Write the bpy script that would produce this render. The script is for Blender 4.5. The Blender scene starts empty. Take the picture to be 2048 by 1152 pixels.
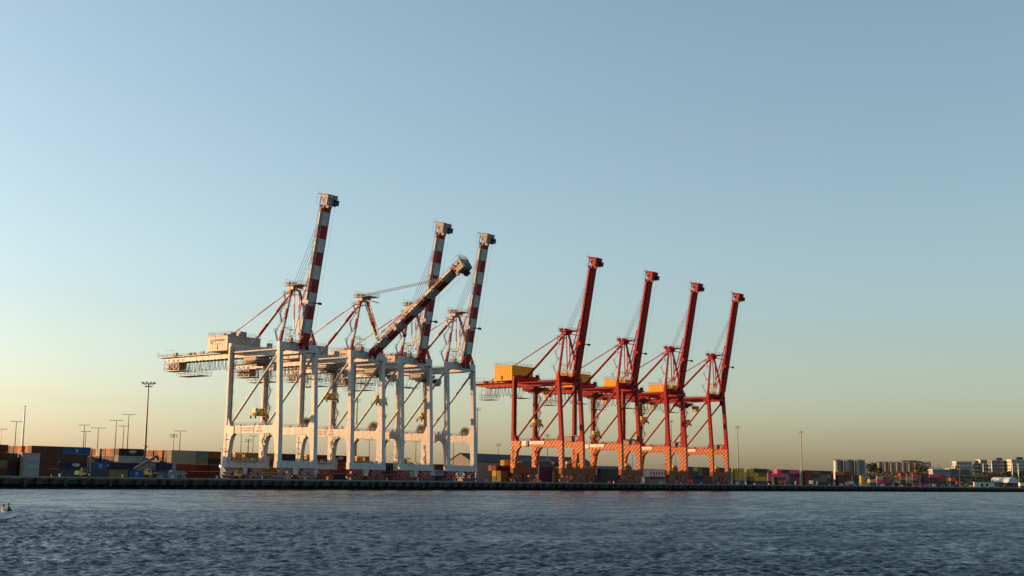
import bpy, math, random
import numpy as np
from mathutils import Vector, Matrix
random.seed(7)
S = bpy.context.scene
COL = S.collection
R = math.radians
# ------------------------------------------------------------------ camera
# world axes: x runs along the quay (away to the right), y inland, z up, z = 0 is the top of the quay
CAM = Vector((-310.986, -376.423, 0.492))
FPX, PIT, ROL, YAW = 2551.74, R(8.5966), R(0.7235), R(38.5683)
F_ = Vector((math.cos(YAW)*math.cos(PIT), math.sin(YAW)*math.cos(PIT), math.sin(PIT)))
R_ = Vector((math.sin(YAW), -math.cos(YAW), 0))
U_ = R_.cross(F_)
R2 = R_*math.cos(ROL) + U_*math.sin(ROL)
U2 = -R_*math.sin(ROL) + U_*math.cos(ROL)
cd = bpy.data.cameras.new('camera'); cam = bpy.data.objects.new('camera', cd); COL.objects.link(cam)
cd.sensor_width = 36; cd.lens = FPX/2048*36; cd.clip_start = 1; cd.clip_end = 30000
cam.matrix_world = Matrix(((R2.x, U2.x, -F_.x, CAM.x), (R2.y, U2.y, -F_.y, CAM.y), (R2.z, U2.z, -F_.z, CAM.z), (0, 0, 0, 1)))
S.camera = cam
# ------------------------------------------------------------------ sky, sun, exposure
SUN_AZ, SUN_EL = R(111.5), R(6.3)          # azimuth from +x towards +y
world = bpy.data.worlds.new('World'); S.world = world; world.use_nodes = True
wn = world.node_tree.nodes; wl = world.node_tree.links
sky = wn.new('ShaderNodeTexSky'); sky.sky_type = 'NISHITA'; sky.sun_disc = False
sky.sun_elevation = SUN_EL; sky.sun_rotation = (math.pi/2 - SUN_AZ) % (2*math.pi)
sky.altitude = 0; sky.air_density = 1.0; sky.dust_density = 1.5; sky.ozone_density = 2.2
hs = wn.new('ShaderNodeHueSaturation'); hs.inputs['Hue'].default_value = 0.490; hs.inputs['Saturation'].default_value = 0.78
wl.new(sky.outputs[0], hs.inputs['Color']); wl.new(hs.outputs[0], wn['Background'].inputs[0]); wn['Background'].inputs[1].default_value = 0.12
sd = bpy.data.lights.new('sun', 'SUN'); sun = bpy.data.objects.new('sun', sd); COL.objects.link(sun)
sd.energy = 4.3; sd.angle = R(0.5); sd.color = (1.0, 0.53, 0.22)
sun.location = (0, 0, 300)
sdir = Vector((math.cos(SUN_AZ)*math.cos(SUN_EL), math.sin(SUN_AZ)*math.cos(SUN_EL), math.sin(SUN_EL)))
sun.rotation_euler = sdir.to_track_quat('Z', 'Y').to_euler()
S.view_settings.view_transform = 'Standard'; S.view_settings.look = 'None'
S.view_settings.exposure = 1.3; S.view_settings.gamma = 1; S.view_settings.use_curve_mapping = False
S.render.engine = 'CYCLES'
S.render.resolution_x = 1024; S.render.resolution_y = 576

# ------------------------------------------------------------------ materials
MATS = {}
def mat(name, col, rough=0.5, metal=0.0, var=0.12, scale=0.8, streak=0.0, rust=0.0, spec=0.5):
    if name in MATS: return MATS[name]
    m = bpy.data.materials.new(name); m.use_nodes = True; nt = m.node_tree; n = nt.nodes; l = nt.links
    b = n['Principled BSDF']; b.inputs['Roughness'].default_value = rough; b.inputs['Metallic'].default_value = metal
    b.inputs['Specular IOR Level'].default_value = spec
    tc = n.new('ShaderNodeTexCoord')
    nz = n.new('ShaderNodeTexNoise'); nz.inputs['Scale'].default_value = scale; nz.inputs['Detail'].default_value = 6
    l.new(tc.outputs['Object'], nz.inputs['Vector'])
    mr = n.new('ShaderNodeMapRange'); mr.inputs[1].default_value = 0.3; mr.inputs[2].default_value = 0.7
    mr.inputs[3].default_value = 1-var*1.6; mr.inputs[4].default_value = 1+var*0.6
    l.new(nz.outputs[0], mr.inputs[0])
    mx = n.new('ShaderNodeVectorMath'); mx.operation = 'SCALE'; mx.inputs[0].default_value = col[:3]
    l.new(mr.outputs[0], mx.inputs['Scale'])
    out = mx.outputs[0]
    if rust > 0 or streak > 0:
        mp = n.new('ShaderNodeMapping'); mp.inputs['Scale'].default_value = (1.6, 1.6, 0.12)
        l.new(tc.outputs['Object'], mp.inputs[0])
        n2 = n.new('ShaderNodeTexNoise'); n2.inputs['Scale'].default_value = 1.0; n2.inputs['Detail'].default_value = 5
        l.new(mp.outputs[0], n2.inputs['Vector'])
        m2 = n.new('ShaderNodeMapRange'); m2.inputs[1].default_value = 0.52; m2.inputs[2].default_value = 0.75
        m2.inputs[3].default_value = 0; m2.inputs[4].default_value = max(rust, streak)
        l.new(n2.outputs[0], m2.inputs[0])
        mc = n.new('ShaderNodeMix'); mc.data_type = 'RGBA'
        l.new(m2.outputs[0], mc.inputs[0]); l.new(out, mc.inputs[6])
        mc.inputs[7].default_value = (0.16, 0.07, 0.035, 1) if rust > streak else (0.09, 0.085, 0.08, 1)
        out = mc.outputs[2]
    l.new(out, b.inputs['Base Color'])
    MATS[name] = m; return m
def hazard_mat():
    m = bpy.data.materials.new('hazard_paint'); m.use_nodes = True; nt = m.node_tree; n = nt.nodes; l = nt.links
    b = n['Principled BSDF']; b.inputs['Roughness'].default_value = 0.55
    tc = n.new('ShaderNodeTexCoord'); sp = n.new('ShaderNodeSeparateXYZ'); l.new(tc.outputs['Object'], sp.inputs[0])
    a = n.new('ShaderNodeMath'); a.operation = 'ADD'; l.new(sp.outputs[1], a.inputs[0]); l.new(sp.outputs[2], a.inputs[1])
    a2 = n.new('ShaderNodeMath'); a2.operation = 'ADD'; l.new(a.outputs[0], a2.inputs[0]); l.new(sp.outputs[0], a2.inputs[1])
    d = n.new('ShaderNodeMath'); d.operation = 'DIVIDE'; l.new(a2.outputs[0], d.inputs[0]); d.inputs[1].default_value = 2.25
    fr = n.new('ShaderNodeMath'); fr.operation = 'FRACT'; l.new(d.outputs[0], fr.inputs[0])
    gt = n.new('ShaderNodeMath'); gt.operation = 'GREATER_THAN'; l.new(fr.outputs[0], gt.inputs[0]); gt.inputs[1].default_value = 0.46
    nz = n.new('ShaderNodeTexNoise'); nz.inputs['Scale'].default_value = 0.7; nz.inputs['Detail'].default_value = 6; l.new(tc.outputs['Object'], nz.inputs['Vector'])
    c1 = n.new('ShaderNodeMix'); c1.data_type = 'RGBA'; l.new(gt.outputs[0], c1.inputs[0])
    c1.inputs[6].default_value = (0.62, 0.165, 0.004, 1); c1.inputs[7].default_value = (0.20, 0.02, 0.005, 1)
    c2 = n.new('ShaderNodeMix'); c2.data_type = 'RGBA'; mr = n.new('ShaderNodeMapRange'); mr.inputs[1].default_value = 0.5; mr.inputs[2].default_value = 0.8; mr.inputs[4].default_value = 0.5
    l.new(nz.outputs[0], mr.inputs[0]); l.new(mr.outputs[0], c2.inputs[0]); l.new(c1.outputs[2], c2.inputs[6]); c2.inputs[7].default_value = (0.16, 0.045, 0.015, 1)
    l.new(c2.outputs[2], b.inputs['Base Color']); return m
def glow(name, col, s):
    m = bpy.data.materials.new(name); m.use_nodes = True; b = m.node_tree.nodes['Principled BSDF']
    b.inputs['Base Color'].default_value = (*col, 1); b.inputs['Emission Color'].default_value = (*col, 1); b.inputs['Emission Strength'].default_value = s
    MATS[name] = m; return m
WHITE = mat('white_paint', (0.44, 0.435, 0.42), 0.5, var=0.14, streak=0.5, spec=0.3)
STRIPE_RED = mat('signal_red_paint', (0.27, 0.014, 0.010), 0.5, streak=0.25, spec=0.2)
GREY = mat('grey_steel', (0.24, 0.225, 0.21), 0.6, rust=0.45)
PALEGREY = mat('pale_grey_paint', (0.34, 0.32, 0.30), 0.55, var=0.1, streak=0.3, spec=0.3)
RUSTY = mat('rusty_steel', (0.30, 0.19, 0.13), 0.7, rust=0.6)
DARK = mat('dark_rubber', (0.025, 0.025, 0.027), 0.75)
ROPE = mat('wire_rope', (0.16, 0.16, 0.165), 0.5, 0.3)
BOGRED = mat('dark_red_bogie_paint', (0.22, 0.028, 0.024), 0.5, streak=0.4)
BOGPINK = mat('faded_pink_bogie_paint', (0.27, 0.15, 0.145), 0.6, streak=0.4)
WHEEL = mat('wheel_steel', (0.09, 0.085, 0.08), 0.5, 0.5)
CRED = mat('crane_red_paint', (0.31, 0.014, 0.011), 0.5, streak=0.3, spec=0.12)
HAZ = hazard_mat()
OCHRE = mat('ochre_paint', (0.75, 0.33, 0.008), 0.55, streak=0.22, spec=0.2)
BROWNOR = mat('brown_orange_paint', (0.20, 0.055, 0.016), 0.6, streak=0.4, spec=0.2)
YELLOW = mat('yellow_paint', (0.62, 0.36, 0.03), 0.5, streak=0.35)
GLASS = mat('dark_glass', (0.02, 0.025, 0.03), 0.08, spec=0.8)
BLACKPRINT = mat('black_print', (0.03, 0.03, 0.032), 0.6, var=0.02)
FADEPRINT = mat('faded_print', (0.26, 0.17, 0.13), 0.6, var=0.02)
CONC = mat('concrete', (0.30, 0.29, 0.27), 0.85, scale=0.4, streak=0.4)
GALV = mat('galvanised_steel', (0.42, 0.43, 0.44), 0.4, 0.55)
POLE = mat('pole_steel', (0.11, 0.105, 0.10), 0.6, 0.0, spec=0.2)
WHITEPOLE = mat('white_pole_paint', (0.78, 0.77, 0.74), 0.45)

# ------------------------------------------------------------------ mesh builder
class MB:
    def __init__(s): s.v = []; s.f = []; s.m = []
    def add(s, vs, fs, mi=0):
        o = len(s.v); s.v += [tuple(a) for a in vs]; s.f += [tuple(i+o for i in f) for f in fs]; s.m += [mi]*len(fs); return s
    BF = [(0,3,2,1),(4,5,6,7),(0,1,5,4),(1,2,6,5),(2,3,7,6),(3,0,4,7)]
    def box(s, x0, x1, y0, y1, z0, z1, mi=0):
        return s.add([(x0,y0,z0),(x1,y0,z0),(x1,y1,z0),(x0,y1,z0),(x0,y0,z1),(x1,y0,z1),(x1,y1,z1),(x0,y1,z1)], MB.BF, mi)
    def frame(s, p0, p1, up=None):
        p0 = Vector(p0); p1 = Vector(p1); d = (p1-p0).normalized()
        u = Vector(up) if up else (Vector((0,0,1)) if abs(d.z) < 0.9 else Vector((0,1,0)))
        a = d.cross(u).normalized(); b = a.cross(d).normalized(); return p0, p1, a, b
    def beam(s, p0, p1, w, h, w1=None, h1=None, mi=0, up=None):
        p0, p1, a, b = s.frame(p0, p1, up); w1 = w if w1 is None else w1; h1 = h if h1 is None else h1
        q = [p0-a*w/2-b*h/2, p0+a*w/2-b*h/2, p0+a*w/2+b*h/2, p0-a*w/2+b*h/2, p1-a*w1/2-b*h1/2, p1+a*w1/2-b*h1/2, p1+a*w1/2+b*h1/2, p1-a*w1/2+b*h1/2]
        return s.add(q, [(0,1,2,3),(7,6,5,4),(0,4,5,1),(1,5,6,2),(2,6,7,3),(3,7,4,0)], mi)
    def tube(s, p0, p1, r, r1=None, n=8, mi=0, caps=True):
        p0, p1, a, b = s.frame(p0, p1); r1 = r if r1 is None else r1; q = []
        for p, rr in ((p0, r), (p1, r1)):
            for i in range(n):
                t = 2*math.pi*i/n; q.append(p + a*rr*math.cos(t) + b*rr*math.sin(t))
        fs = [(i, (i+1) % n, n+(i+1) % n, n+i) for i in range(n)]
        if caps: fs += [tuple(range(n-1, -1, -1)), tuple(range(n, 2*n))]
        return s.add(q, fs, mi)
    def bars(s, pts, r, n=4, mi=0):
        for a, b in zip(pts[:-1], pts[1:]): s.tube(a, b, r, n=n, mi=mi, caps=False)
        return s
    def prism(s, poly, axis, a0, a1, mi=0):
        n = len(poly)
        def P(p, a):
            return (a, p[0], p[1]) if axis == 'x' else ((p[0], a, p[1]) if axis == 'y' else (p[0], p[1], a))
        q = [P(p, a0) for p in poly] + [P(p, a1) for p in poly]
        fs = [(i, (i+1) % n, n+(i+1) % n, n+i) for i in range(n)] + [tuple(range(n-1, -1, -1)), tuple(range(n, 2*n))]
        return s.add(q, fs, mi)
    def lathe(s, prof, c=(0,0,0), n=16, mi=0):
        q = []
        for r, z in prof:
            for i in range(n):
                t = 2*math.pi*i/n; q.append((c[0]+r*math.cos(t), c[1]+r*math.sin(t), c[2]+z))
        fs = []
        for k in range(len(prof)-1):
            for i in range(n): fs.append((k*n+i, k*n+(i+1) % n, (k+1)*n+(i+1) % n, (k+1)*n+i))
        fs += [tuple(range(n-1, -1, -1)), tuple((len(prof)-1)*n+i for i in range(n))]
        return s.add(q, fs, mi)
    def rail(s, pts, h=1.2, step=1.6, r=0.045, mi=0):
        for a, b in zip(pts[:-1], pts[1:]):
            a = Vector(a); b = Vector(b); L = (b-a).length; k = max(1, int(L/step))
            for zz in (h, h*0.52): s.tube(a+Vector((0,0,zz)), b+Vector((0,0,zz)), r*0.8, n=4, mi=mi, caps=False)
            for i in range(k+1):
                p = a.lerp(b, i/k); s.tube(p, p+Vector((0,0,h)), r, n=4, mi=mi, caps=False)
        return s
    def mesh(s, name, mats):
        me = bpy.data.meshes.new(name); me.from_pydata(s.v, [], s.f)
        mats = mats if isinstance(mats, (list, tuple)) else [mats]
        for m in mats: me.materials.append(m)
        if len(mats) > 1: me.polygons.foreach_set('material_index', s.m)
        me.update(); return me
    def build(s, name, mats, parent=None, loc=None, smooth=False, kind=None):
        me = s.mesh(name, mats)
        if smooth:
            me.polygons.foreach_set('use_smooth', [True]*len(me.polygons))
            me.set_sharp_from_angle(angle=R(40))
        o = bpy.data.objects.new(name, me); COL.objects.link(o)
        if parent: o.parent = parent
        if loc: o.location = loc
        if kind: o['kind'] = kind
        return o
def inst(name, me, parent=None, loc=(0,0,0), rz=0, mt=None):
    o = bpy.data.objects.new(name, me); COL.objects.link(o); o.location = loc; o.rotation_euler[2] = rz
    if parent: o.parent = parent
    if mt:
        o.material_slots[0].link = 'OBJECT'; o.material_slots[0].material = mt
    return o
def empty(name, loc=(0,0,0), rz=0):
    o = bpy.data.objects.new(name, None); COL.objects.link(o); o.location = loc; o.rotation_euler[2] = rz
    o.empty_display_size = 1; return o
def tag(o, label, cat, group=None):
    o['label'] = label; o['category'] = cat
    if group: o['group'] = group
    return o
def copy_tree(o, parent=None):
    c = o.copy(); COL.objects.link(c)
    if parent: c.parent = parent
    for ch in list(o.children): copy_tree(ch, c)
    return c
def text(body, size, M, mt, parent, name='lettering', bold=0.0):
    cu = bpy.data.curves.new('t', 'FONT'); cu.body = body; cu.size = size; cu.extrude = 0.02; cu.offset = bold
    t = bpy.data.objects.new('t', cu); COL.objects.link(t); bpy.context.view_layer.update()
    me = bpy.data.meshes.new_from_object(t.evaluated_get(bpy.context.evaluated_depsgraph_get()))
    bpy.data.objects.remove(t); bpy.data.curves.remove(cu)
    me.transform(M); me.materials.clear(); me.materials.append(mt); me.name = name
    o = bpy.data.objects.new(name, me); COL.objects.link(o); o.parent = parent; return o
def face_minus_x(x, y, z):       # text plane that faces -x, reading towards -y
    return Matrix(((0,0,-1,x),(-1,0,0,y),(0,1,0,z),(0,0,0,1)))
def face_minus_y(x, y, z):       # text plane that faces -y, reading towards +x
    return Matrix(((1,0,0,x),(0,0,-1,y),(0,1,0,z),(0,0,0,1)))

# ------------------------------------------------------------------ water
WZ = -3.86
def build_water():
    rng = np.random.RandomState(3)
    r_in = np.array([0.0, 12.0, 22.0]); r = [30.0]
    while r[-1] < 1350: r.append(r[-1]*(1.0029 if r[-1] < 110 else (1.0023 if r[-1] < 380 else (1.004 if r[-1] < 600 else 1.012))))
    rr = np.concatenate([r_in[1:], r, [1700, 2500, 4000, 9000]])
    th = np.concatenate([np.arange(YAW-R(27), YAW+R(27), 0.0014), np.linspace(YAW+R(27), YAW-R(27)+2*math.pi, 40)[:-1]])
    T, Q = np.meshgrid(th, rr); X = CAM.x+Q*np.cos(T); Y = CAM.y+Q*np.sin(T); Z = np.zeros_like(X)
    dr = np.gradient(rr)[:, None]*np.ones_like(X)
    inside = ((np.arange(len(th)) < len(th)-39)[None, :]*np.ones_like(X)) * (Q < 1350) * (Q > 29)
    wind = YAW+math.pi-0.12
    for k in range(120):
        lam = 0.36*(1.35/0.36)**rng.rand() if k < 90 else 2.2*(6.5/2.2)**rng.rand(); a = wind + rng.randn()*0.55; kk = 2*math.pi/lam
        amp = 0.0098*lam*(0.4+1.2*rng.rand())*(1 if k < 90 else 0.45)
        w = np.clip((lam/dr-1.8)/1.6, 0, 1) * (1.0 if k < 90 else np.clip((Q-130)/260, 0.12, 0.8))
        ph = kk*(X*math.cos(a)+Y*math.sin(a)) + rng.rand()*6.283
        s = np.sin(ph); Z += w*amp*(s + 0.25*np.cos(2*ph))
    gust = 0.95+0.28*np.sin(X*0.021+Y*0.013+1)*np.sin(Y*0.017-X*0.008)+0.18*np.sin(X*0.071-Y*0.045)*np.sin(Y*0.083+X*0.02)
    Z = Z*inside*gust + WZ
    nr, nt = X.shape
    V = np.stack([X, Y, Z], -1).reshape(-1, 3)
    i = np.arange(nr-1)[:, None]*nt; j = np.arange(nt)[None, :]; j2 = (j+1) % nt
    Fc = np.stack([i+j, i+nt+j, i+nt+j2, i+j2], -1).reshape(-1, 4)[:, ::-1]
    c = len(V); V = np.vstack([V, [[CAM.x, CAM.y, WZ]]])
    me = bpy.data.meshes.new('water'); nf = len(Fc)
    tri = np.stack([np.full(nt, c), np.arange(nt), (np.arange(nt)+1) % nt], -1)
    me.vertices.add(len(V)); me.vertices.foreach_set('co', V.astype(np.float32).ravel())
    me.loops.add(nf*4+nt*3); me.loops.foreach_set('vertex_index', np.concatenate([Fc.ravel(), tri.ravel()]).astype(np.int32))
    me.polygons.add(nf+nt)
    me.polygons.foreach_set('loop_start', np.concatenate([np.arange(nf)*4, nf*4+np.arange(nt)*3]).astype(np.int32))
    me.polygons.foreach_set('use_smooth', np.ones(nf+nt, dtype=bool))
    me.update(); me.validate()
    if me.polygons[0].normal.z < 0: me.flip_normals()
    m = bpy.data.materials.new('sea_water'); m.use_nodes = True; n = m.node_tree.nodes; l = m.node_tree.links
    b = n['Principled BSDF']; b.inputs['Base Color'].default_value = (0.009, 0.027, 0.040, 1); b.inputs['Roughness'].default_value = 0.31; b.inputs['IOR'].default_value = 1.33
    tc = n.new('ShaderNodeTexCoord'); mp = n.new('ShaderNodeMapping'); mp.inputs['Rotation'].default_value = (0, 0, -YAW); mp.inputs['Scale'].default_value = (1.0, 0.45, 1)
    l.new(tc.outputs['Object'], mp.inputs[0])
    prev = None
    for sc, det, st, ds in ((1.3, 4, 0.9, 0.40), (4.5, 3, 0.6, 0.07)):
        nz = n.new('ShaderNodeTexNoise'); nz.inputs['Scale'].default_value = sc; nz.inputs['Detail'].default_value = det
        l.new(mp.outputs[0], nz.inputs['Vector'])
        bp = n.new('ShaderNodeBump'); bp.inputs['Strength'].default_value = st; bp.inputs['Distance'].default_value = ds
        l.new(nz.outputs[0], bp.inputs['Height'])
        if prev: l.new(prev.outputs[0], bp.inputs['Normal'])
        prev = bp
    l.new(prev.outputs[0], b.inputs['Normal'])
    mp2 = n.new('ShaderNodeMapping'); mp2.inputs['Rotation'].default_value = (0, 0, -YAW); mp2.inputs['Scale'].default_value = (0.075, 0.17, 1); l.new(tc.outputs['Object'], mp2.inputs[0])
    gz = n.new('ShaderNodeTexNoise'); gz.inputs['Scale'].default_value = 1.0; gz.inputs['Detail'].default_value = 5; gz.inputs['Roughness'].default_value = 0.65; l.new(mp2.outputs[0], gz.inputs['Vector'])
    gm = n.new('ShaderNodeMapRange'); gm.inputs[1].default_value = 0.34; gm.inputs[2].default_value = 0.66; gm.inputs[3].default_value = 0.14; gm.inputs[4].default_value = 0.40; l.new(gz.outputs[0], gm.inputs[0]); l.new(gm.outputs[0], b.inputs['Roughness'])
    me.materials.append(m)
    o = bpy.data.objects.new('water', me); COL.objects.link(o); o['kind'] = 'structure'
build_water()
# ------------------------------------------------------------------ land and quay
XQ0, XQ1 = -420, 1500
YE = -3.5
ASPH = mat('yard_asphalt', (0.065, 0.063, 0.06), 0.9, scale=0.08, var=0.3)
g = MB(); g.add([(-3000, 0.4, -0.01), (9000, 0.4, -0.01), (9000, 7000, -0.01), (-3000, 7000, -0.01)], [(0,1,2,3)])
g.build('ground', ASPH, kind='structure')
q = MB()
q.box(-3000, 4000, -2.2, 0.4, -0.9, 0.0)                 # deck slab
quay = q.build('quay', CONC, kind='structure')
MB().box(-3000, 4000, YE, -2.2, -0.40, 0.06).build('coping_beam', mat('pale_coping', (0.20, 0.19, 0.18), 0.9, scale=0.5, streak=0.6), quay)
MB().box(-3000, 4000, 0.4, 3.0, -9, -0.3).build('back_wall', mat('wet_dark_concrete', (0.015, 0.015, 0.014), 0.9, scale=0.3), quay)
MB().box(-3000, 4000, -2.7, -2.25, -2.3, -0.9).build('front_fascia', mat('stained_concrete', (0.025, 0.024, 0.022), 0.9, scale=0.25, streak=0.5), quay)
fm = MB(); fm.box(-0.9, 0.9, -0.75, 0, -2.1, -0.1); fm.box(-0.55, 0.55, -0.95, -0.75, -1.9, -0.3); fme = fm.mesh('fender', mat('fender_rubber', (0.05, 0.05, 0.05), 0.85, streak=0.3, spec=0.15))
fm = MB(); fm.box(-0.45, 0.45, -0.5, 0, -2.5, -0.2); fme2 = fm.mesh('fender', MATS['fender_rubber'])
x = -150.0; k = 0
while x < 930:
    inst('fender', fme if k % 3 else fme2, quay, (x+random.uniform(-.6, .6), YE-0.01, -0.35)); x += 6.1 if k % 2 else 4.2; k += 1
pm = MB(); pm.tube((0,0,-9), (0,0,-0.9), 0.45, n=8); pme = pm.mesh('pile', MATS['wet_dark_concrete'])
for i in range(150): inst('pile', pme, quay, (-160+i*7.3, -1.6, 0))
# crane rails
MB().box(-400, 900, -0.05, 0.05, 0.0, 0.07).build('crane_rail', WHEEL, quay)
MB().box(-400, 900, 30.43, 30.53, 0.0, 0.07).build('crane_rail', WHEEL, quay)
bm = MB(); bm.lathe([(0.42, 0), (0.42, 0.08), (0.24, 0.14), (0.22, 0.5), (0.42, 0.62), (0.44, 0.78), (0.3, 0.86)], n=12)
bme = bm.mesh('mooring_bollard', mat('bollard_paint', (0.62, 0.60, 0.55), 0.6, rust=0.3))
for i in range(46):
    b = inst('mooring_bollard', bme, None, (-118+i*21.4+random.uniform(-2, 2), -2.9, 0.10))
    tag(b, 'one of the small pale mooring bollards standing along the quay edge', 'bollard', 'mooring bollards along the quay edge')
# ------------------------------------------------------------------ ship-to-shore cranes
G = 30.48
HY, HZ = -2.2, 51.6                       # boom hinge
def bp_(a, s, z, x=0.0):                  # point on a boom raised by angle a: s along it, z above it
    return Vector((x, HY - s*math.cos(a) + z*math.sin(a), HZ + s*math.sin(a) + z*math.cos(a)))
def bogie_meshes(paint):
    b = MB()
    b.prism([(-3.7, 4.3), (3.7, 4.3), (3.5, 3.85), (0.9, 2.75), (-0.9, 2.75), (-3.5, 3.85)], 'y', -0.55, 0.55)
    for c in (-2.15, 2.15):
        b.prism([(c-1.95, 2.55), (c+1.95, 2.55), (c+1.7, 2.2), (c+0.5, 1.55), (c-0.5, 1.55), (c-1.7, 2.2)], 'y', -0.5, 0.5)
        b.tube((c, -0.75, 2.75), (c, 0.75, 2.75), 0.24)
        b.box(c-0.35, c+0.35, -0.62, 0.62, 2.4, 3.5)
        for e in (-1.08, 1.08):
            b.prism([(c+e-0.98, 1.15), (c+e-0.6, 1.5), (c+e+0.6, 1.5), (c+e+0.98, 1.15), (c+e+0.98, 0.62), (c+e-0.98, 0.62)], 'y', -0.42, 0.42)
            b.box(c+e-0.2, c+e+0.2, -0.75, -0.42, 0.7, 1.3)
    b.box(-4.75, -4.35, -0.35, 0.35, 0.8, 1.5); b.box(4.35, 4.75, -0.35, 0.35, 0.8, 1.5)
    w = MB(); w.tube((0, -0.17, 0), (0, 0.17, 0), 0.42, n=14); w.tube((0, -0.24, 0), (0, 0.24, 0), 0.16, n=8)
    return b.mesh('bogie', paint), w.mesh('wheel', WHEEL)
def stair_run(b, x, y, z0, z1, w=2.0, axis='y', step=3.0, mi=0, kx=0.0, ky=0.0):
    """zigzag steel stair with landings"""
    z = z0; d = 1
    while z < z1-0.5:
        zz = min(z+step, z1)
        if axis == 'y':
            p0, p1 = (x, y-d*w/2, z), (x+kx*(zz-z), y+d*w/2+ky*(zz-z), zz)
        else:
            p0, p1 = (x-d*w/2, y, z), (x+d*w/2, y, zz)
        b.beam(p0, p1, 0.62, 0.10, mi=mi)
        for o in (-0.33, 0.33):
            q = (o, 0, 1.0) if axis == 'y' else (0, o, 1.0)
            b.tube(Vector(p0)+Vector(q), Vector(p1)+Vector(q), 0.035, n=4, mi=mi, caps=False)
        e = Vector(p1)
        b.box(e.x-0.55, e.x+0.55, e.y-0.55, e.y+0.55, zz-0.06, zz, mi)
        b.rail([(e.x-0.55, e.y-0.55, zz), (e.x+0.55, e.y-0.55, zz), (e.x+0.55, e.y+0.55, zz), (e.x-0.55, e.y+0.55, zz), (e.x-0.55, e.y-0.55, zz)], mi=mi)
        x += kx*(zz-z); y += ky*(zz-z); z = zz; d = -d
def ladder(b, x, y, z0, z1, mi=0):
    for o in (-0.22, 0.22): b.tube((x, y+o, z0), (x, y+o, z1), 0.03, n=4, mi=mi, caps=False)
    z = z0
    while z < z1:
        b.tube((x, y-0.22, z), (x, y+0.22, z), 0.02, n=4, mi=mi, caps=False)
        if z > z0+2:
            q = [(x-0.7*math.sin(t), y+0.38*math.cos(t), z) for t in np.linspace(0, math.pi, 6)]
            b.bars(q, 0.02, mi=mi)
        z += 0.9
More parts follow.
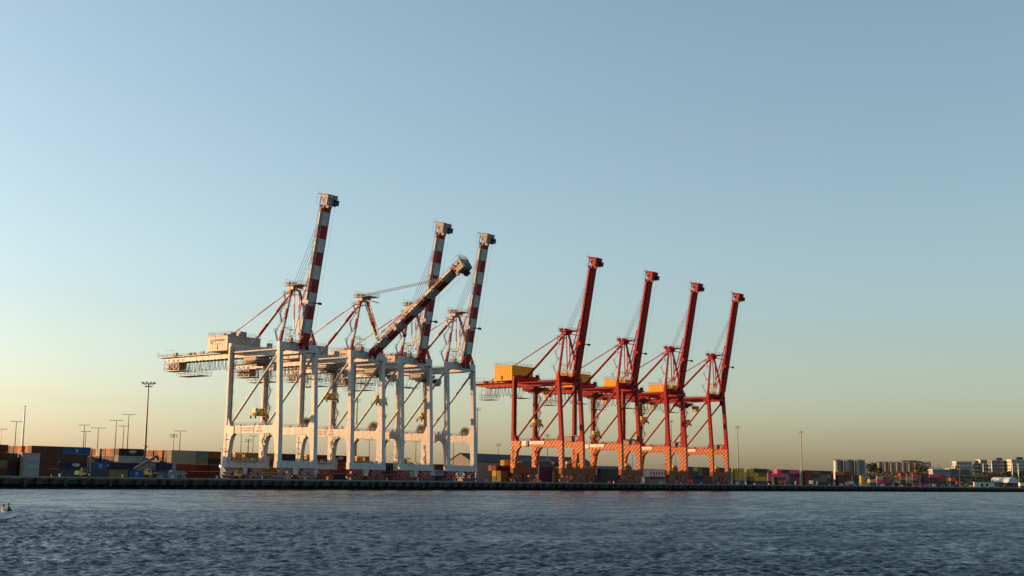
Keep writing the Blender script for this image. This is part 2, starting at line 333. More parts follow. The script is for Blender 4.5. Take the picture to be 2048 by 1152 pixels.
def make_crane(kind):
    W = kind == 'W'
    hx = 9.1 if W else 8.86
    yt = 1.5 if W else 2.3
    up = WHITE if W else CRED; low = WHITE if W else HAZ; sillm = WHITE if W else BROWNOR
    stm = PALEGREY if W else CRED
    root = empty('container_crane' )
    # bogies
    bme, wme = bogie_meshes(BOGRED if W else mat('rust_brown_bogie_paint', (0.20, 0.055, 0.03), 0.6, streak=0.4))
    for sx in (-1, 1):
        for y in (0, G):
            bo = inst('bogie', bme, root, (sx*6.3, y, 0.07))
            for c in (-2.15, 2.15):
                for e in (-1.08, 1.08):
                    for ww in (-0.52, 0.52): inst('wheel', wme, bo, (c+e+ww, 0, 0.42))
    # sills
    for y in (0, G):
        b = MB(); b.box(-hx-1.35, hx+1.45, y-0.95, y+0.95, 4.4, 7.0)
        for s in (-1, 1):
            b.prism([(s*(hx-0.9), 7.0), (s*(hx-1.6), 7.0), (s*(hx-0.9), 7.8)], 'y', y-0.9, y+0.9)
        for xx in (-5, 0, 5): b.box(xx-0.04, xx+0.04, y-1.0, y+1.0, 4.36, 7.03)
        b.build('sill_beam', sillm, root)
        MB().prism([(-1.3, 4.4), (1.3, 4.4), (0.7, 1.8), (-0.7, 1.8)], 'y', y-0.7, y+0.7).build('stowage_pin_housing', sillm, root)
    # legs
    for sx in (-1, 1):
        x = sx*hx
        b = MB()
        b.prism([(-1.0, 6.9), (0.95, 6.9), (1.45, 14.0), (2.2, 16.4), (3.6, 17.6), (3.6, 20.6), (-0.72, 20.6)], 'x', x-1.0, x+1.0, 0)
        b.prism([(-0.72, 20.6), (3.0, 20.6), (1.25, 24.0), (yt+0.72, 53.0), (yt-0.8, 53.0)], 'x', x-0.95, x+0.95, 1)
        for z in (28, 36, 44): b.box(x-0.99, x+0.99, yt*z/50-0.75, yt*z/50+0.93, z-0.05, z+0.05, 1)
        b.build('waterside_leg', [low, up], root)
        b = MB()
        b.prism([(G-1.25, 6.9), (G+1.2, 6.9), (G+1.0, 20.6), (G-4.6, 20.6), (G-4.6, 17.6), (G-3.3, 16.6), (G-2.5, 14.5)], 'x', x-1.0, x+1.0, 0)
        b.prism([(G-2.4, 20.6), (G+1.0, 20.6), (G+0.75, 53.8), (G-0.75, 53.8), (G-0.9, 24.0)], 'x', x-0.95, x+0.95, 1)
        for z in (28, 36, 44): b.box(x-0.99, x+0.99, G-0.92, G+0.98, z-0.05, z+0.05, 1)
        b.build('landside_leg', [low, up], root)
        b = MB(); b.box(x-1.12, x-1.0, G-0.5, G+0.1, 21, 52.5); b.box(x+0.3, x+0.75, G-1.12, G-0.98, 22, 52); b.build('cable_tray', GREY if W else BROWNOR, root)
        b = MB()
        for z in np.arange(23.5, 49, 5.1): b.box(x-1.2, x+1.2, G-1.35, G+1.35, z, z+0.1); b.rail([(x-1.2, G-1.35, z+0.1), (x+1.2, G-1.35, z+0.1)])
        b.build('leg_landing', stm, root, kind='stuff')
        # portal beam with walkway rail
        b = MB(); b.box(x-0.78, x+0.78, 3.6, G-4.6, 17.62, 20.58)
        for yy in np.arange(6, 26, 4): b.box(x-0.82, x+0.82, yy-0.03, yy+0.03, 17.6, 20.61)
        b.build('portal_beam', low, root)
        b = MB(); b.rail([(x-0.75, 3.4, 20.6), (x-0.75, G-2.6, 20.6)]); b.rail([(x+0.75, 3.4, 20.6), (x+0.75, G-2.6, 20.6)])
        for k in range(7):
            yy = random.uniform(5, G-6); h = random.uniform(.4, 1.1); b.box(x-0.4, x+0.3, yy, yy+random.uniform(.3, .9), 20.62, 20.62+h)
        b.build('walkway_railing', stm, root)
        # diagonal and tie
        b = MB(); b.tube((x, G-1.4, 21.2), (x, yt+0.9, 48.4), 0.46, n=12)
        b.box(x-0.12, x+0.12, G-3.4, G-0.8, 20.6, 23.2); b.box(x-0.12, x+0.12, yt+0.5, yt+2.2, 46.6, 49.2)
        b.build('diagonal_brace', up, root, smooth=True)
        MB().tube((x, G-0.7, 50.1), (x, yt+0.7, 50.1), 0.40, n=12).build('tie_beam', up, root, smooth=True)
    # cross beams along the quay
    b = MB(); b.box(-hx+0.95, hx-0.95, yt-0.95, yt+0.95, 49.9, 53.0)
    for xx in (-4.5, 4.5): b.box(xx-0.05, xx+0.05, yt-1.0, yt+1.0, 49.86, 53.04)
    b.build('waterside_cross_beam', up, root)
    b = MB(); b.box(-hx+0.95, hx-0.95, G-0.95, G+0.95, 50.4 if W else 50.8, 53.6 if W else 54.4); b.build('landside_cross_beam', up, root)
    b = MB(); b.rail([(-hx, yt-0.9, 53.02), (hx, yt-0.9, 53.02)]); b.rail([(-hx, yt+0.9, 53.02), (hx, yt+0.9, 53.02)])
    b.build('cross_beam_railing', stm, root); b = MB()
    b.rail([(hx-1, G-0.9, 53.7), (hx+3.0, G-0.9, 53.7)]); b.box(hx-1, hx+3.2, G-1.0, G+1.0, 53.0, 53.6)
    b.box(hx+0.4, hx+2.2, G-0.9, G+0.4, 53.6, 55.6); b.rail([(hx+0.4, G-0.9, 55.6), (hx+2.2, G-0.9, 55.6)])
    b.build('side_platform', stm, root)
    # girder
    ye = 84.0 if W else 63.0
    b = MB(); b.box(-2.0, 2.0, -1.6, ye-8, 49.0, 51.5); b.box(-2.5, 2.5, -1.6, ye-8, 48.72, 48.98)
    b.prism([(ye-8, 51.5), (ye-8, 49.0), (ye, 50.2), (ye, 51.5)], 'x', -2.0, 2.0)
    for yy in np.arange(2, ye-8, 4): b.box(-2.06, 2.06, yy-0.04, yy+0.04, 49.0, 51.45)
    b.build('girder', up, root)
    b = MB()
    for s in (-1, 1):
        b.box(s*2.05 if s > 0 else -3.1, 3.1 if s > 0 else -2.05, 2, ye, 51.0, 51.08)
        b.rail([(s*3.05, 2, 51.08), (s*3.05, 33, 51.08)]); b.rail([(s*3.05, 46, 51.08), (s*3.05, ye, 51.08)])
    b.build('girder_walkway', stm, root)
    # rear platform, machinery and hanging maintenance cage
    b = MB(); y0 = 57 if W else 48
    b.box(-3.4, 3.4, ye-9, ye+3, 51.1, 51.35, 0); b.rail([(-3.4, ye-9, 51.35), (-3.4, ye+3, 51.35), (3.4, ye+3, 51.35), (3.4, ye-9, 51.35)], mi=0)
    b.tube((-3.2, ye+2.8, 51.3), (-3.2, ye+2.8, 54.2), 0.06, n=4); b.bars([(-2.0, ye-6, 51.3), (-2.0, ye-6, 54.2), (-2.0, ye-1, 54.4)], 0.07)
    for k in range(9):
        yy = random.uniform(y0, ye-2); h = random.uniform(.6, 1.7); xx = random.uniform(-2.0, .4); MB().box(xx, xx+random.uniform(.5, 1.5), yy, yy+random.uniform(.6, 2.2), 51.5, 51.5+h).build('deck_machinery', RUSTY if k % 2 else stm, root)
    b.build('rear_platform', stm, root)
    if W:
        b = MB()
        b.box(-2.8, 2.8, 72.5, 83.0, 45.2, 45.5, 0)
        for yy in (73, 76.3, 79.6, 82.8):
            for xx in (-2.7, 2.7): b.beam((xx, yy, 45.4), (xx, yy, 50.4), 0.22, 0.22, mi=0)
        b.rail([(-2.8, 72.5, 45.5), (-2.8, 83, 45.5), (2.8, 83, 45.5)], mi=0)
        b.box(-2.2, 2.2, 74.0, 81.5, 46.0, 48.6, 1); b.tube((-2.6, 78, 47.4), (2.6, 78, 47.4), 1.0, n=12, mi=1)
        for yy in (74.5, 77, 80.3): b.box(-2.45, -2.2, yy, yy+1.3, 46.4, 48.0, 0)
        b.bars([(-2.7, 73, 45.5), (-2.7, 76.3, 50.3), (-2.7, 79.6, 45.5), (-2.7, 82.8, 50.3)], 0.08, mi=0)
        b.build('rear_sheave_frame', [stm, RUSTY], root)
    b = MB(); ya, yb = (58, 73.5) if W else (50.5, 58.5); zc = 42.6
    b.box(-3.2, 3.2, ya, yb, zc, zc+0.16)
    for yy in np.linspace(ya, yb, 6):
        for xx in (-3.1, 3.1): b.tube((xx, yy, zc), (xx, yy, zc+2.6), 0.07, n=4)
    for zz in (zc+1.3, zc+2.6):
        b.bars([(-3.1, ya, zz), (-3.1, yb, zz), (3.1, yb, zz), (3.1, ya, zz), (-3.1, ya, zz)], 0.06)
    yy = np.linspace(ya, yb, 6)
    for i in range(5): b.tube((-3.1, yy[i], zc+(2.6 if i % 2 else 0)), (-3.1, yy[i+1], zc+(0 if i % 2 else 2.6)), 0.05, n=4)
    for xx in (-2.9, 2.9):
        for y_ in (ya+1, yb-1): b.beam((xx, y_, zc+2.6), (xx*0.8, y_, 48.8), 0.16, 0.16)
    b.build('maintenance_cage', stm, root)
    # festoon cables
    b = MB(); n = 14; sag = 4.9; pts = []
    for i in range(n+1):
        t = -1+2*i/n; pts.append((0, t*1.25, -sag*(1-abs(t)**2.6)))
    b.bars(pts, 0.085, n=5); b.bars([(0.35, p[1], p[2]*0.93) for p in pts], 0.07, n=5); b.box(-0.3, 0.5, -1.35, -1.1, -0.15, 0.35)
    fme = b.mesh('festoon_cable', DARK)
    fy = [36+2.35*i for i in range(15)] if W else [33.5+2.3*i for i in range(10)]
    for i, yy in enumerate(fy):
        o = inst('festoon_cable', fme, root, (-2.7, yy+random.uniform(-.25, .25), 48.6)); o.scale = (1, random.uniform(.55, 1.0), random.uniform(.86, 1.05))
    # machinery house
    hw, hy0, hy1, hz0, hz1 = (8.6, 34.0, 46.4, 51.6, 57.4) if W else (8.9, 32.2, 43.8, 52.0, 59.3)
    hm = mat('house_cream_panel', (0.31, 0.28, 0.25), 0.55, var=0.06, streak=0.25) if W else OCHRE
    b = MB(); b.box(-hw, hw, hy0, hy1, hz0, hz1); b.box(-hw-0.3, hw+0.3, hy0-0.3, hy1+0.3, hz1, hz1+0.18); b.box(-hw-0.5, hw+0.5, hy0-0.5, hy1+0.5, hz0-0.3, hz0)
    yy = hy0+1.55
    while yy < hy1-0.5:
        b.box(-hw-0.05, -hw, yy-0.05, yy+0.05, hz0+0.05, hz1-0.05); yy += 1.55
    xx = -hw+1.55
    while xx < hw-0.4:
        b.box(xx-0.05, xx+0.05, hy0-0.05, hy0, hz0+0.05, hz1-0.05); xx += 1.55
    house = b.build('machinery_house', hm, root)
    b = MB(); b.rail([(-hw, hy1, hz1+0.18), (-hw, hy0, hz1+0.18), (hw, hy0, hz1+0.18), (hw, hy1, hz1+0.18), (-hw, hy1, hz1+0.18)], h=1.5, step=1.5, r=0.05); b.build('roof_railing', stm, house)
    b = MB(); b.box(-4.6, -1.8, hy0+3, hy0+6, hz1+0.18, hz1+1.9); b.box(-0.6, 2.8, hy0+2, hy0+4.4, hz1+0.18, hz1+2.5); b.box(-6.6, -5.2, hy0+5, hy0+7.5, hz1+0.18, hz1+1.3)
    if W: b.build('roof_ventilator', mat('ventilator_grey', (0.2, 0.21, 0.2), 0.6, rust=.3), house)
    b = MB(); b.box(-hw-0.16, -hw-0.055, hy0+6.2, hy0+7.2, hz0+0.1, hz0+2.2); b.build('access_door', PALEGREY if W else BROWNOR, house)
    if W:
        text('DP WORLD', 1.18, face_minus_x(-hw-0.10, hy1-4.0, hz1-2.1), BLACKPRINT, house, bold=0.05)
        lg = MB(); yc, zc2 = hy1-2.75, hz1-2.25
        for a0, a1, r0, r1 in ((0.3, 5.2, 0.62, 1.02), (2.4, 6.6, 0.2, 0.48)):
            ts = np.linspace(a0, a1, 16)
            for t0, t1 in zip(ts[:-1], ts[1:]):
                lg.add([(-hw-0.11, yc-r0*math.cos(t0), zc2+r0*math.sin(t0)), (-hw-0.11, yc-r1*math.cos(t0), zc2+r1*math.sin(t0)), (-hw-0.11, yc-r1*math.cos(t1), zc2+r1*math.sin(t1)), (-hw-0.11, yc-r0*math.cos(t1), zc2+r0*math.sin(t1))], [(0,1,2,3)])
        lg.build('emblem', BLACKPRINT, house)
        lg = MB(); yy = hy1-4.3
        for k in range(9):
            w_ = random.uniform(.25, .4); lg.box(-hw-0.12, -hw-0.06, yy-w_, yy, hz1-3.35, hz1-2.95); yy -= w_+0.12
        lg.build('small_print', FADEPRINT, house)
        # print on the near portal beam
        x = -hx-0.83; lg = MB(); y = 21.5
        for row in (19.4, 18.4):
            yy = 20.6
            while yy > 15.2:
                w_ = random.uniform(.25, .5); lg.box(x-0.03, x, yy-w_, yy, row, row+0.5); yy -= w_+0.14
        lg.box(x-0.03, x, 14.0, 14.3, 18.0, 20.3); lg.box(x-0.03, x, 13.7, 14.0, 17.9, 18.3); lg.box(x-0.03, x, 13.7, 14.0, 20.0, 20.35)
        for yy in (11.6, 10.7): lg.box(x-0.03, x, yy-0.45, yy, 19.4, 20.1)
        yy = 12.6
        while yy > 9.2:
            lg.box(x-0.03, x, yy-0.42, yy, 18.2, 18.8); yy -= 0.6
        lg.build('beam_print', FADEPRINT, root)
        b = MB(); b.box(-hx-0.9, -hx-0.78, 21.6, 25.3, 17.9, 20.2); b.build('scuffed_panel', PALEGREY, root)
    else:
        x = -hx-0.84
        for (ya_, yb_, za, zb) in ((20.6, 24.4, 18.3, 20.3), (10.6, 19.6, 18.9, 20.3)):
            p_ = MB(); p_.box(x-0.06, x, ya_, yb_, za, zb); p_ = p_.build('sign_panel', mat('white_sign', (0.82, 0.80, 0.76), 0.5, var=.05), root)
            lg = MB(); yy = yb_-0.5
            while yy > ya_+0.7:
                w_ = random.uniform(.3, .5); lg.box(x-0.09, x-0.06, yy-w_, yy, (za+zb)/2-0.22, (za+zb)/2+0.22); yy -= w_+0.2
            lg.build('faded_lettering', mat('pink_print', (0.62, 0.30, 0.22), .6, var=.02), p_)
    # A-frame
    for s in (-1, 1):
        b = MB(); p0, p1 = Vector((s*hx, yt, 53.0)), Vector((s*1.7, 4.2, 75.4)); nb = 5
        for k in range(nb): b.beam(p0.lerp(p1, k/nb), p0.lerp(p1, (k+1)/nb), 1.05-0.05*k, 0.95-0.04*k, 1.0-0.05*k, 0.91-0.04*k, mi=(k+1) % 2 if W else 0)
        for k in (0.25, 0.45, 0.65, 0.85):
            p = p0.lerp(p1, k); b.box(p.x-0.9, p.x+0.9, p.y-1.0, p.y+0.2, p.z-0.05, p.z+0.05, 0)
        b.build('a_frame_leg', [WHITE, STRIPE_RED] if W else CRED, root)
    b = MB(); p0, p1 = Vector((0, 4.6, 75.2)), Vector((0, G-1.0, 53.7)); nb = 5
    for k in range(nb): b.tube(p0.lerp(p1, k/nb), p0.lerp(p1, (k+1)/nb), 0.62, n=12, mi=k % 2 if W else 0, caps=k in (0, nb-1))
    b.build('back_stay', [WHITE, STRIPE_RED] if W else CRED, root, smooth=True)
    b = MB(); p0, p1 = Vector((0, 5.2, 75.6)), Vector((0, 58.5 if W else 56, 51.6)); nb = 5
    for k in range(nb): b.tube(p0.lerp(p1, k/nb), p0.lerp(p1, (k+1)/nb), 0.28, n=8, mi=k % 2 if W else 0, caps=False)
    p = p0.lerp(p1, 0.6); b.bars([(p.x-0.6, p.y-0.5, hz1+0.2), p, (p.x+0.6, p.y+0.5, hz1+0.2)], 0.07)
    b.build('upper_stay', [mat('pale_stay_paint', (0.62, 0.5, 0.44), .5), mat('faded_red_paint', (0.42, 0.13, 0.10), .5)] if W else CRED, root, smooth=True)
    b = MB(); b.box(-2.6, 2.6, 2.6, 5.8, 74.4, 76.0); b.box(-3.4, 3.4, -1.8, 7.0, 75.95, 76.1)
    b.rail([(-3.4, -1.8, 76.1), (-3.4, 7, 76.1), (3.4, 7, 76.1), (3.4, -1.8, 76.1), (-3.4, -1.8, 76.1)], h=1.3, step=1.1, r=.05)
    for xx in (-1.8, -0.6, 0.6, 1.8): b.tube((xx-0.15, 3.4, 76.6), (xx+0.15, 3.4, 76.6), 0.85, n=14)
    b.box(-2.9, -1.6, 5.0, 6.6, 76.1, 77.6); b.bars([(-2.8, 6.8, 77.4), (-2.8, 6.8, 78.6), (0.6, 6.8, 78.6), (0.6, 6.8, 77.4)], 0.06)
    for s in (-1, 1): b.beam((s*1.6, 3.0, 75.0), (s*1.6, -3.2, 73.4), 0.35, 0.4)
    b.rail([(-2.8, 7.4, 73.2), (2.8, 7.4, 73.2)]); b.box(-2.8, 2.8, 5.6, 7.4, 73.05, 73.2)
    b.build('apex_platform', PALEGREY if W else CRED, root)
    # stairs
    b = MB(); stair_run(b, -hx-0.3, yt+2.6, 53.2, 73.0, axis='y', w=2.4, step=3.9, kx=0.33, ky=0.10); b.build('a_frame_stairs', PALEGREY if W else mat('pale_pink_steel', (0.55, 0.42, 0.40), .5), root)
    b = MB(); stair_run(b, hx-0.1, G-2.6, 21.0, 50.0, axis='y', w=1.6, step=3.6); b.build('leg_stairs', stm, root)
    b = MB(); ladder(b, -hx-1.05, G-0.3, 8.5, 18.0); b.box(-hx-2.2, -hx-1.0, G-1, G+1.6, 10.6, 10.7)
    b.rail([(-hx-2.2, G-1, 10.7), (-hx-2.2, G+1.6, 10.7), (-hx-1, G+1.6, 10.7)]); b.box(-hx-1.8, -hx-1.0, G-1, G+1, 15.4, 15.5); b.build('caged_ladder', stm, root); b = MB()
    stair_run(b, hx-1.6, G-2.0, 7.2, 17.4, axis='y', w=1.4, step=2.6)
    b.build('lower_stairs', stm, root)
    b = MB(); b.box(-5.4, -2.6, -0.4, 3.4, 53.05, 53.15)
    for zz in (53.15, 55.6, 58.0):
        b.box(-5.2, -2.8, -0.2, 3.0, zz-0.08, zz); b.rail([(-5.2, -0.2, zz), (-5.2, 3.0, zz), (-2.8, 3.0, zz)], step=0.9, r=.05)
    for xx in (-5.2, -2.8):
        for y_ in (-0.2, 3.0): b.tube((xx, y_, 53), (xx, y_, 59.2), 0.08, n=4)
    b.box(-4.6, -3.4, 0.4, 2.2, 53.05, 55.0)
    b.build('hinge_scaffold', PALEGREY if W else YELLOW, root)
    # cable reel, sill equipment
    b = MB(); rx, ry, rz = hx+1.4, 6.6, 21.4
    if W:
        ts = np.linspace(0, 2*math.pi, 29)
        for rr in (3.2, 2.7, 1.0):
            for o in (-0.3, 0.3): b.bars([(rx+o, ry+rr*math.cos(t), rz+rr*math.sin(t)) for t in ts], 0.09, mi=0)
        for t in ts[:-1]: b.tube((rx-0.3, ry+0.4*math.cos(t), rz+0.4*math.sin(t)), (rx-0.3, ry+3.3*math.cos(t), rz+3.3*math.sin(t)), 0.06, n=4, mi=0)
        b.tube((rx-0.2, ry, rz), (rx+0.2, ry, rz), 2.55, n=24, mi=1); b.tube((rx-0.6, ry, rz), (rx+0.8, ry, rz), 0.5, n=10, mi=0)
        b.beam((hx, ry, 19.5), (rx+0.6, ry, rz), 0.5, 0.8, mi=0)
        b.build('cable_reel', [GREY, DARK], root)
        b = MB(); b.box(-hx+2.4, hx-2.6, G-2.2, G-0.96, 7.0, 7.2, 0); b.rail([(-hx+2.4, G-2.2, 7.2), (hx-2.6, G-2.2, 7.2)], mi=0)
        for xx in np.arange(-hx+3.4, -hx+8.4, 0.8): b.box(xx, xx+0.22, G-0.8, G-0.6, 7.0, 10.4, 1)
        b.box(-hx+3.2, -hx+8.6, G-0.9, G+0.5, 9.9, 10.3, 1); b.box(-hx+3.2, -hx+8.6, G-0.9, G+0.5, 8.3, 8.6, 1); b.box(-hx+3.4, -hx+6.2, G-0.4, G+0.6, 7.0, 9.7, 2)
        b.build('sill_equipment', [PALEGREY, YELLOW, RUSTY], root); b = MB(); b.box(-hx+9.2, hx-3, G-0.8, G+0.5, 7.0, 7.3, 0)
        for xx in np.arange(-hx+9.4, hx-3.6, 1.5): b.box(xx, xx+0.7, G-0.7, G+0.4, 7.3, 7.0+random.uniform(.7, 2.2), 2 if random.random() < .5 else 0)
        b.build('control_cabinets', [PALEGREY, YELLOW, RUSTY], root)
        b = MB(); b.box(hx+1.6, hx+3.4, G-0.6, G+0.8, 4.2, 9.3); b.build('electrical_cabinet', PALEGREY, root)
    else:
        rx = hx-0.2; b.box(rx-1.2, rx+1.2, 6, 10.6, 20.6, 23.2, 0); b.box(rx-1.6, rx+1.6, 5.6, 11.0, 23.2, 23.5, 1); b.tube((rx-0.5, 4.0, 22.3), (rx+0.5, 4.0, 22.3), 1.5, n=16, mi=1)
        b.build('reel_housing', [mat('faded_brown_steel', (0.25, 0.15, 0.11), .6, rust=.4), GREY], root)
        for y_ in (0, G):
            b = MB(); b.box(-hx+3.0, -hx+8.0, y_-0.7, y_+0.5, 7.0, 8.6, 0); b.box(-hx+3.6, -hx+6.4, y_-0.5, y_+0.5, 8.6, 10.4, 1)
            for k in range(6):
                xx = -hx+3.2+k*0.8; b.box(xx, xx+random.uniform(.3, .7), y_-0.7, y_+0.4, 8.5, 8.7+random.uniform(.2, 1.4), 0)
            b.build('sill_equipment', [BROWNOR, YELLOW], root)
        b = MB(); b.box(hx+1.6, hx+3.2, G-0.6, G+0.8, 4.2, 8.6); b.build('electrical_cabinet', PALEGREY, root)
    # floodlights under the girder and beams
    b = MB(); b.box(-0.4, 0.4, -0.3, 0.3, -0.35, 0.1); flm = b.mesh('floodlight', DARK)
    for xx, y_, zz in ((-hx-0.7, 26, 17.3), (hx-1, 26, 17.3), (-hx+1, yt-1.2, 49.6), (hx-1, yt-1.2, 49.6)):
        inst('floodlight', flm, root, (xx, y_, zz))
    # trolley and cab
    yt_ = 24.5
    b = MB(); b.box(-4.2, 4.2, -4.2, -3.6, 47.0, 48.2, 0); b.box(-4.2, 4.2, 3.6, 4.2, 47.0, 48.2, 0); b.box(-4.2, -3.5, -4.2, 4.2, 47.0, 48.2, 0); b.box(3.5, 4.2, -4.2, 4.2, 47.0, 48.2, 0)
    b.box(-4.6, 4.6, -5.4, 5.4, 46.3, 46.45, 0); b.rail([(-4.6, -5.4, 46.45), (-4.6, 5.4, 46.45), (4.6, 5.4, 46.45), (4.6, -5.4, 46.45), (-4.6, -5.4, 46.45)], r=.05, mi=0)
    for xx in (-3, -1.4, 1.4, 3):
        for y_ in (-2.6, 2.6): b.tube((xx-0.15, y_, 47.2), (xx+0.15, y_, 47.2), 0.65, n=12, mi=1)
    b.box(-2.6, 2.6, -2.0, 2.0, 45.3, 46.9, 1); b.box(-3.4, -2.8, 3.0, 5.0, 46.4, 48.4, 1)
    for xx in (-4.0, 4.0):
        for y_ in (-3.8, 3.8): b.tube((xx-0.2, y_, 48.45), (xx+0.2, y_, 48.45), 0.28, n=10, mi=1)
    trol = b.build('trolley', [stm if W else CRED, mat('oily_steel', (0.11, 0.085, 0.06), .6, rust=.3)], root, loc=(0, yt_, 0))
    b = MB(); b.prism([(-5.6, 46.2), (-9.0, 46.2), (-9.0, 44.6), (-8.2, 43.2), (-5.6, 43.2)], 'x', 0.6, 3.4, 0)
    b.box(0.56, 3.44, -8.9, -6.4, 44.5, 45.8, 1); b.box(0.8, 3.2, -9.06, -8.99, 44.7, 45.9, 1); b.box(0.4, 3.6, -9.2, -5.4, 46.2, 46.35, 0)
    cb = b.build('operator_cabin', [YELLOW if not W else PALEGREY, GLASS], trol)
    b = MB(); b.box(-4.4, 4.4, 5.6, 12.4, 42.9, 43.05); b.rail([(-4.4, 5.6, 43.05), (-4.4, 12.4, 43.05), (4.4, 12.4, 43.05)], r=.05)
    for xx in (-4.2, 4.2):
        for y_ in (5.8, 12.2): b.tube((xx, y_, 43), (xx, y_*0.8, 46.4), 0.1, n=4)
    b.build('trolley_platform', stm, trol)
    # boom (angle set per crane)
    bw = 1.8; b = MB(); z0, z1 = -0.4, 1.7; n = 11; Ls = 56.0; e = [0] + [5.4+i*(Ls-5.4-2.6)/9.0 for i in range(10)] + [Ls]
    for k in range(n):
        s0, s1 = e[k], e[k+1]; mi = 0 if (k % 2 == 0) else 1
        zz0 = z0-0.9*(k == 0)
        q = [(-bw,-s0,z0),(bw,-s0,z0),(bw,-s0,z1),(-bw,-s0,z1),(-bw,-s1,z0),(bw,-s1,z0),(bw,-s1,z1),(-bw,-s1,z1)]
        b.add(q, [(0,4,5,1),(1,5,6,2),(2,6,7,3),(3,7,4,0)], mi)
    b.add([(-bw,0,z0),(bw,0,z0),(bw,0,z1),(-bw,0,z1)], [(0,1,2,3)], 0); b.add([(-bw,-Ls,z0),(bw,-Ls,z0),(bw,-Ls,z1),(-bw,-Ls,z1)], [(3,2,1,0)], 0)
    for s in (-1, 1): b.prism([(-0.2, -0.5), (1.2, -1.5), (1.2, 1.0), (-4.2, -0.5)], 'x', s*1.55-0.25, s*1.55+0.25, 0)
    for sx in (-1, 1): b.box(sx*1.9-0.12, sx*1.9+0.12, -Ls, -3, -0.6, -0.4, 2)
    for k in range(26):
        s_ = 4+k*2; b.box(-bw-0.05, bw+0.05, -s_-0.03, -s_+0.03, z0-0.02, z1+0.02, 0 if int(np.searchsorted(e, s_)-1) % 2 == 0 else 1)
    bq = b
    boom = b.build('boom', [STRIPE_RED, WHITE, GREY] if W else [CRED, CRED, CRED], root, loc=(0, HY, HZ))
    b = MB(); b.box(-2.6, -1.82, -55, -4, 0.2, 0.26); b.rail([(-2.55, -4, 0.26), (-2.55, -55, 0.26)], step=2.2, r=.04)
    b.rail([(-1.4, -4, 1.7), (-1.4, -55, 1.7)], step=2.6); b.rail([(1.4, -4, 1.7), (1.4, -55, 1.7)], step=2.6)
    for s_ in range(6, 54, 6): b.box(-2.4, -1.8, -s_-0.25, -s_+0.25, -0.3, 1.1)
    b.build('boom_walkway', PALEGREY if W else CRED, boom)
    b = MB()
    for s in (-1, 1):
        xx = s*2.4
        for z in (-0.7, 2.1): b.beam((xx, -60.0, z), (xx, -55.2, z), 0.35, 0.35, mi=0)
        b.bars([(xx, -55.4, 2.1), (xx, -57.0, -0.7), (xx, -58.6, 2.1), (xx, -60.0, -0.7)], 0.16, mi=0)
    b.bars([(-3.0, -60.2, -3.2), (3.0, -60.2, -3.2), (3.0, -60.2, 2.5), (-3.0, -60.2, 2.5), (-3.0, -60.2, -3.2)], 0.2, mi=0); b.box(-2.6, 2.6, -60.1, -59.9, -0.6, 1.8, 1); b.bars([(-3, -60.2, -3.2), (0, -60.2, -0.6), (3, -60.2, -3.2)], .12, mi=0)
    for xx in (-2.9, -1.0, 1.0, 2.9): b.box(xx-0.15, xx+0.15, -60.0, -59.2, -3.2, 2.4, 0)
    b.box(-3.3, 3.3, -59.2, -58.9, -3.4, -3.1, 0); b.rail([(-3.2, -60.3, 2.4), (3.2, -60.3, 2.4)], r=.05, mi=0)
    for xx in (-1.5, -0.5, 0.5, 1.5): b.tube((xx-0.18, -58.0, 0.8), (xx+0.18, -58.0, 0.8), 0.95, n=14, mi=1)
    for xx in (-2.4, -0.8, 0.8, 2.4): b.box(xx-0.3, xx+0.3, -59.7, -56.2, -2.6, -0.9, 1)
    b.box(-2.9, 2.9, -59.6, -56.0, -3.0, -2.7, 0); b.tube((-2.6, -57, -2.0), (2.6, -57, -2.0), 0.55, n=10, mi=1)
    b.box(0.8, 2.9, -58.6, -56.4, -4.8, -3.0, 2); b.box(-2.2, -1.0, -56.2, -55.0, -3.6, -1.6, 1)
    b.bars([(-3.0, -60.5, -3.6), (-3.0, -57, -3.6), (-3.0, -57, -4.8), (3.0, -57, -4.8)], 0.07, mi=0)
    b.bars([(-3.1, -56, 2.2), (-3.1, -56, 3.6), (-3.1, -60.5, 3.6), (3.1, -60.5, 3.6), (3.1, -56, 3.6)], 0.06, mi=0)
    b.bars([(-2, -60.6, 2.4), (-2, -61.6, 3.4), (-2, -61.6, 5.0)], 0.06, mi=0)
    tp = b.build('boom_tip_frame', [GREY if W else CRED, RUSTY if W else BROWNOR, DARK], boom); tp.scale = (0.86, 1, 0.86)
    b = MB(); s_ = 17.5
    b.box(-2.6, 2.6, -s_-0.2, -s_+0.2, -0.6, 2.0, 0); b.box(-2.6, -1.9, -s_-0.7, -s_+0.7, -1.0, 2.3, 0)
    b.beam((1.2, -s_, -0.6), (1.6, -s_, -3.2), 0.5, 0.5, mi=1); b.box(0.9, 2.1, -s_-0.5, -s_+0.5, -3.9, -3.0, 1)
    b.build('boom_collar', [PALEGREY if W else CRED, DARK], boom)
    return root
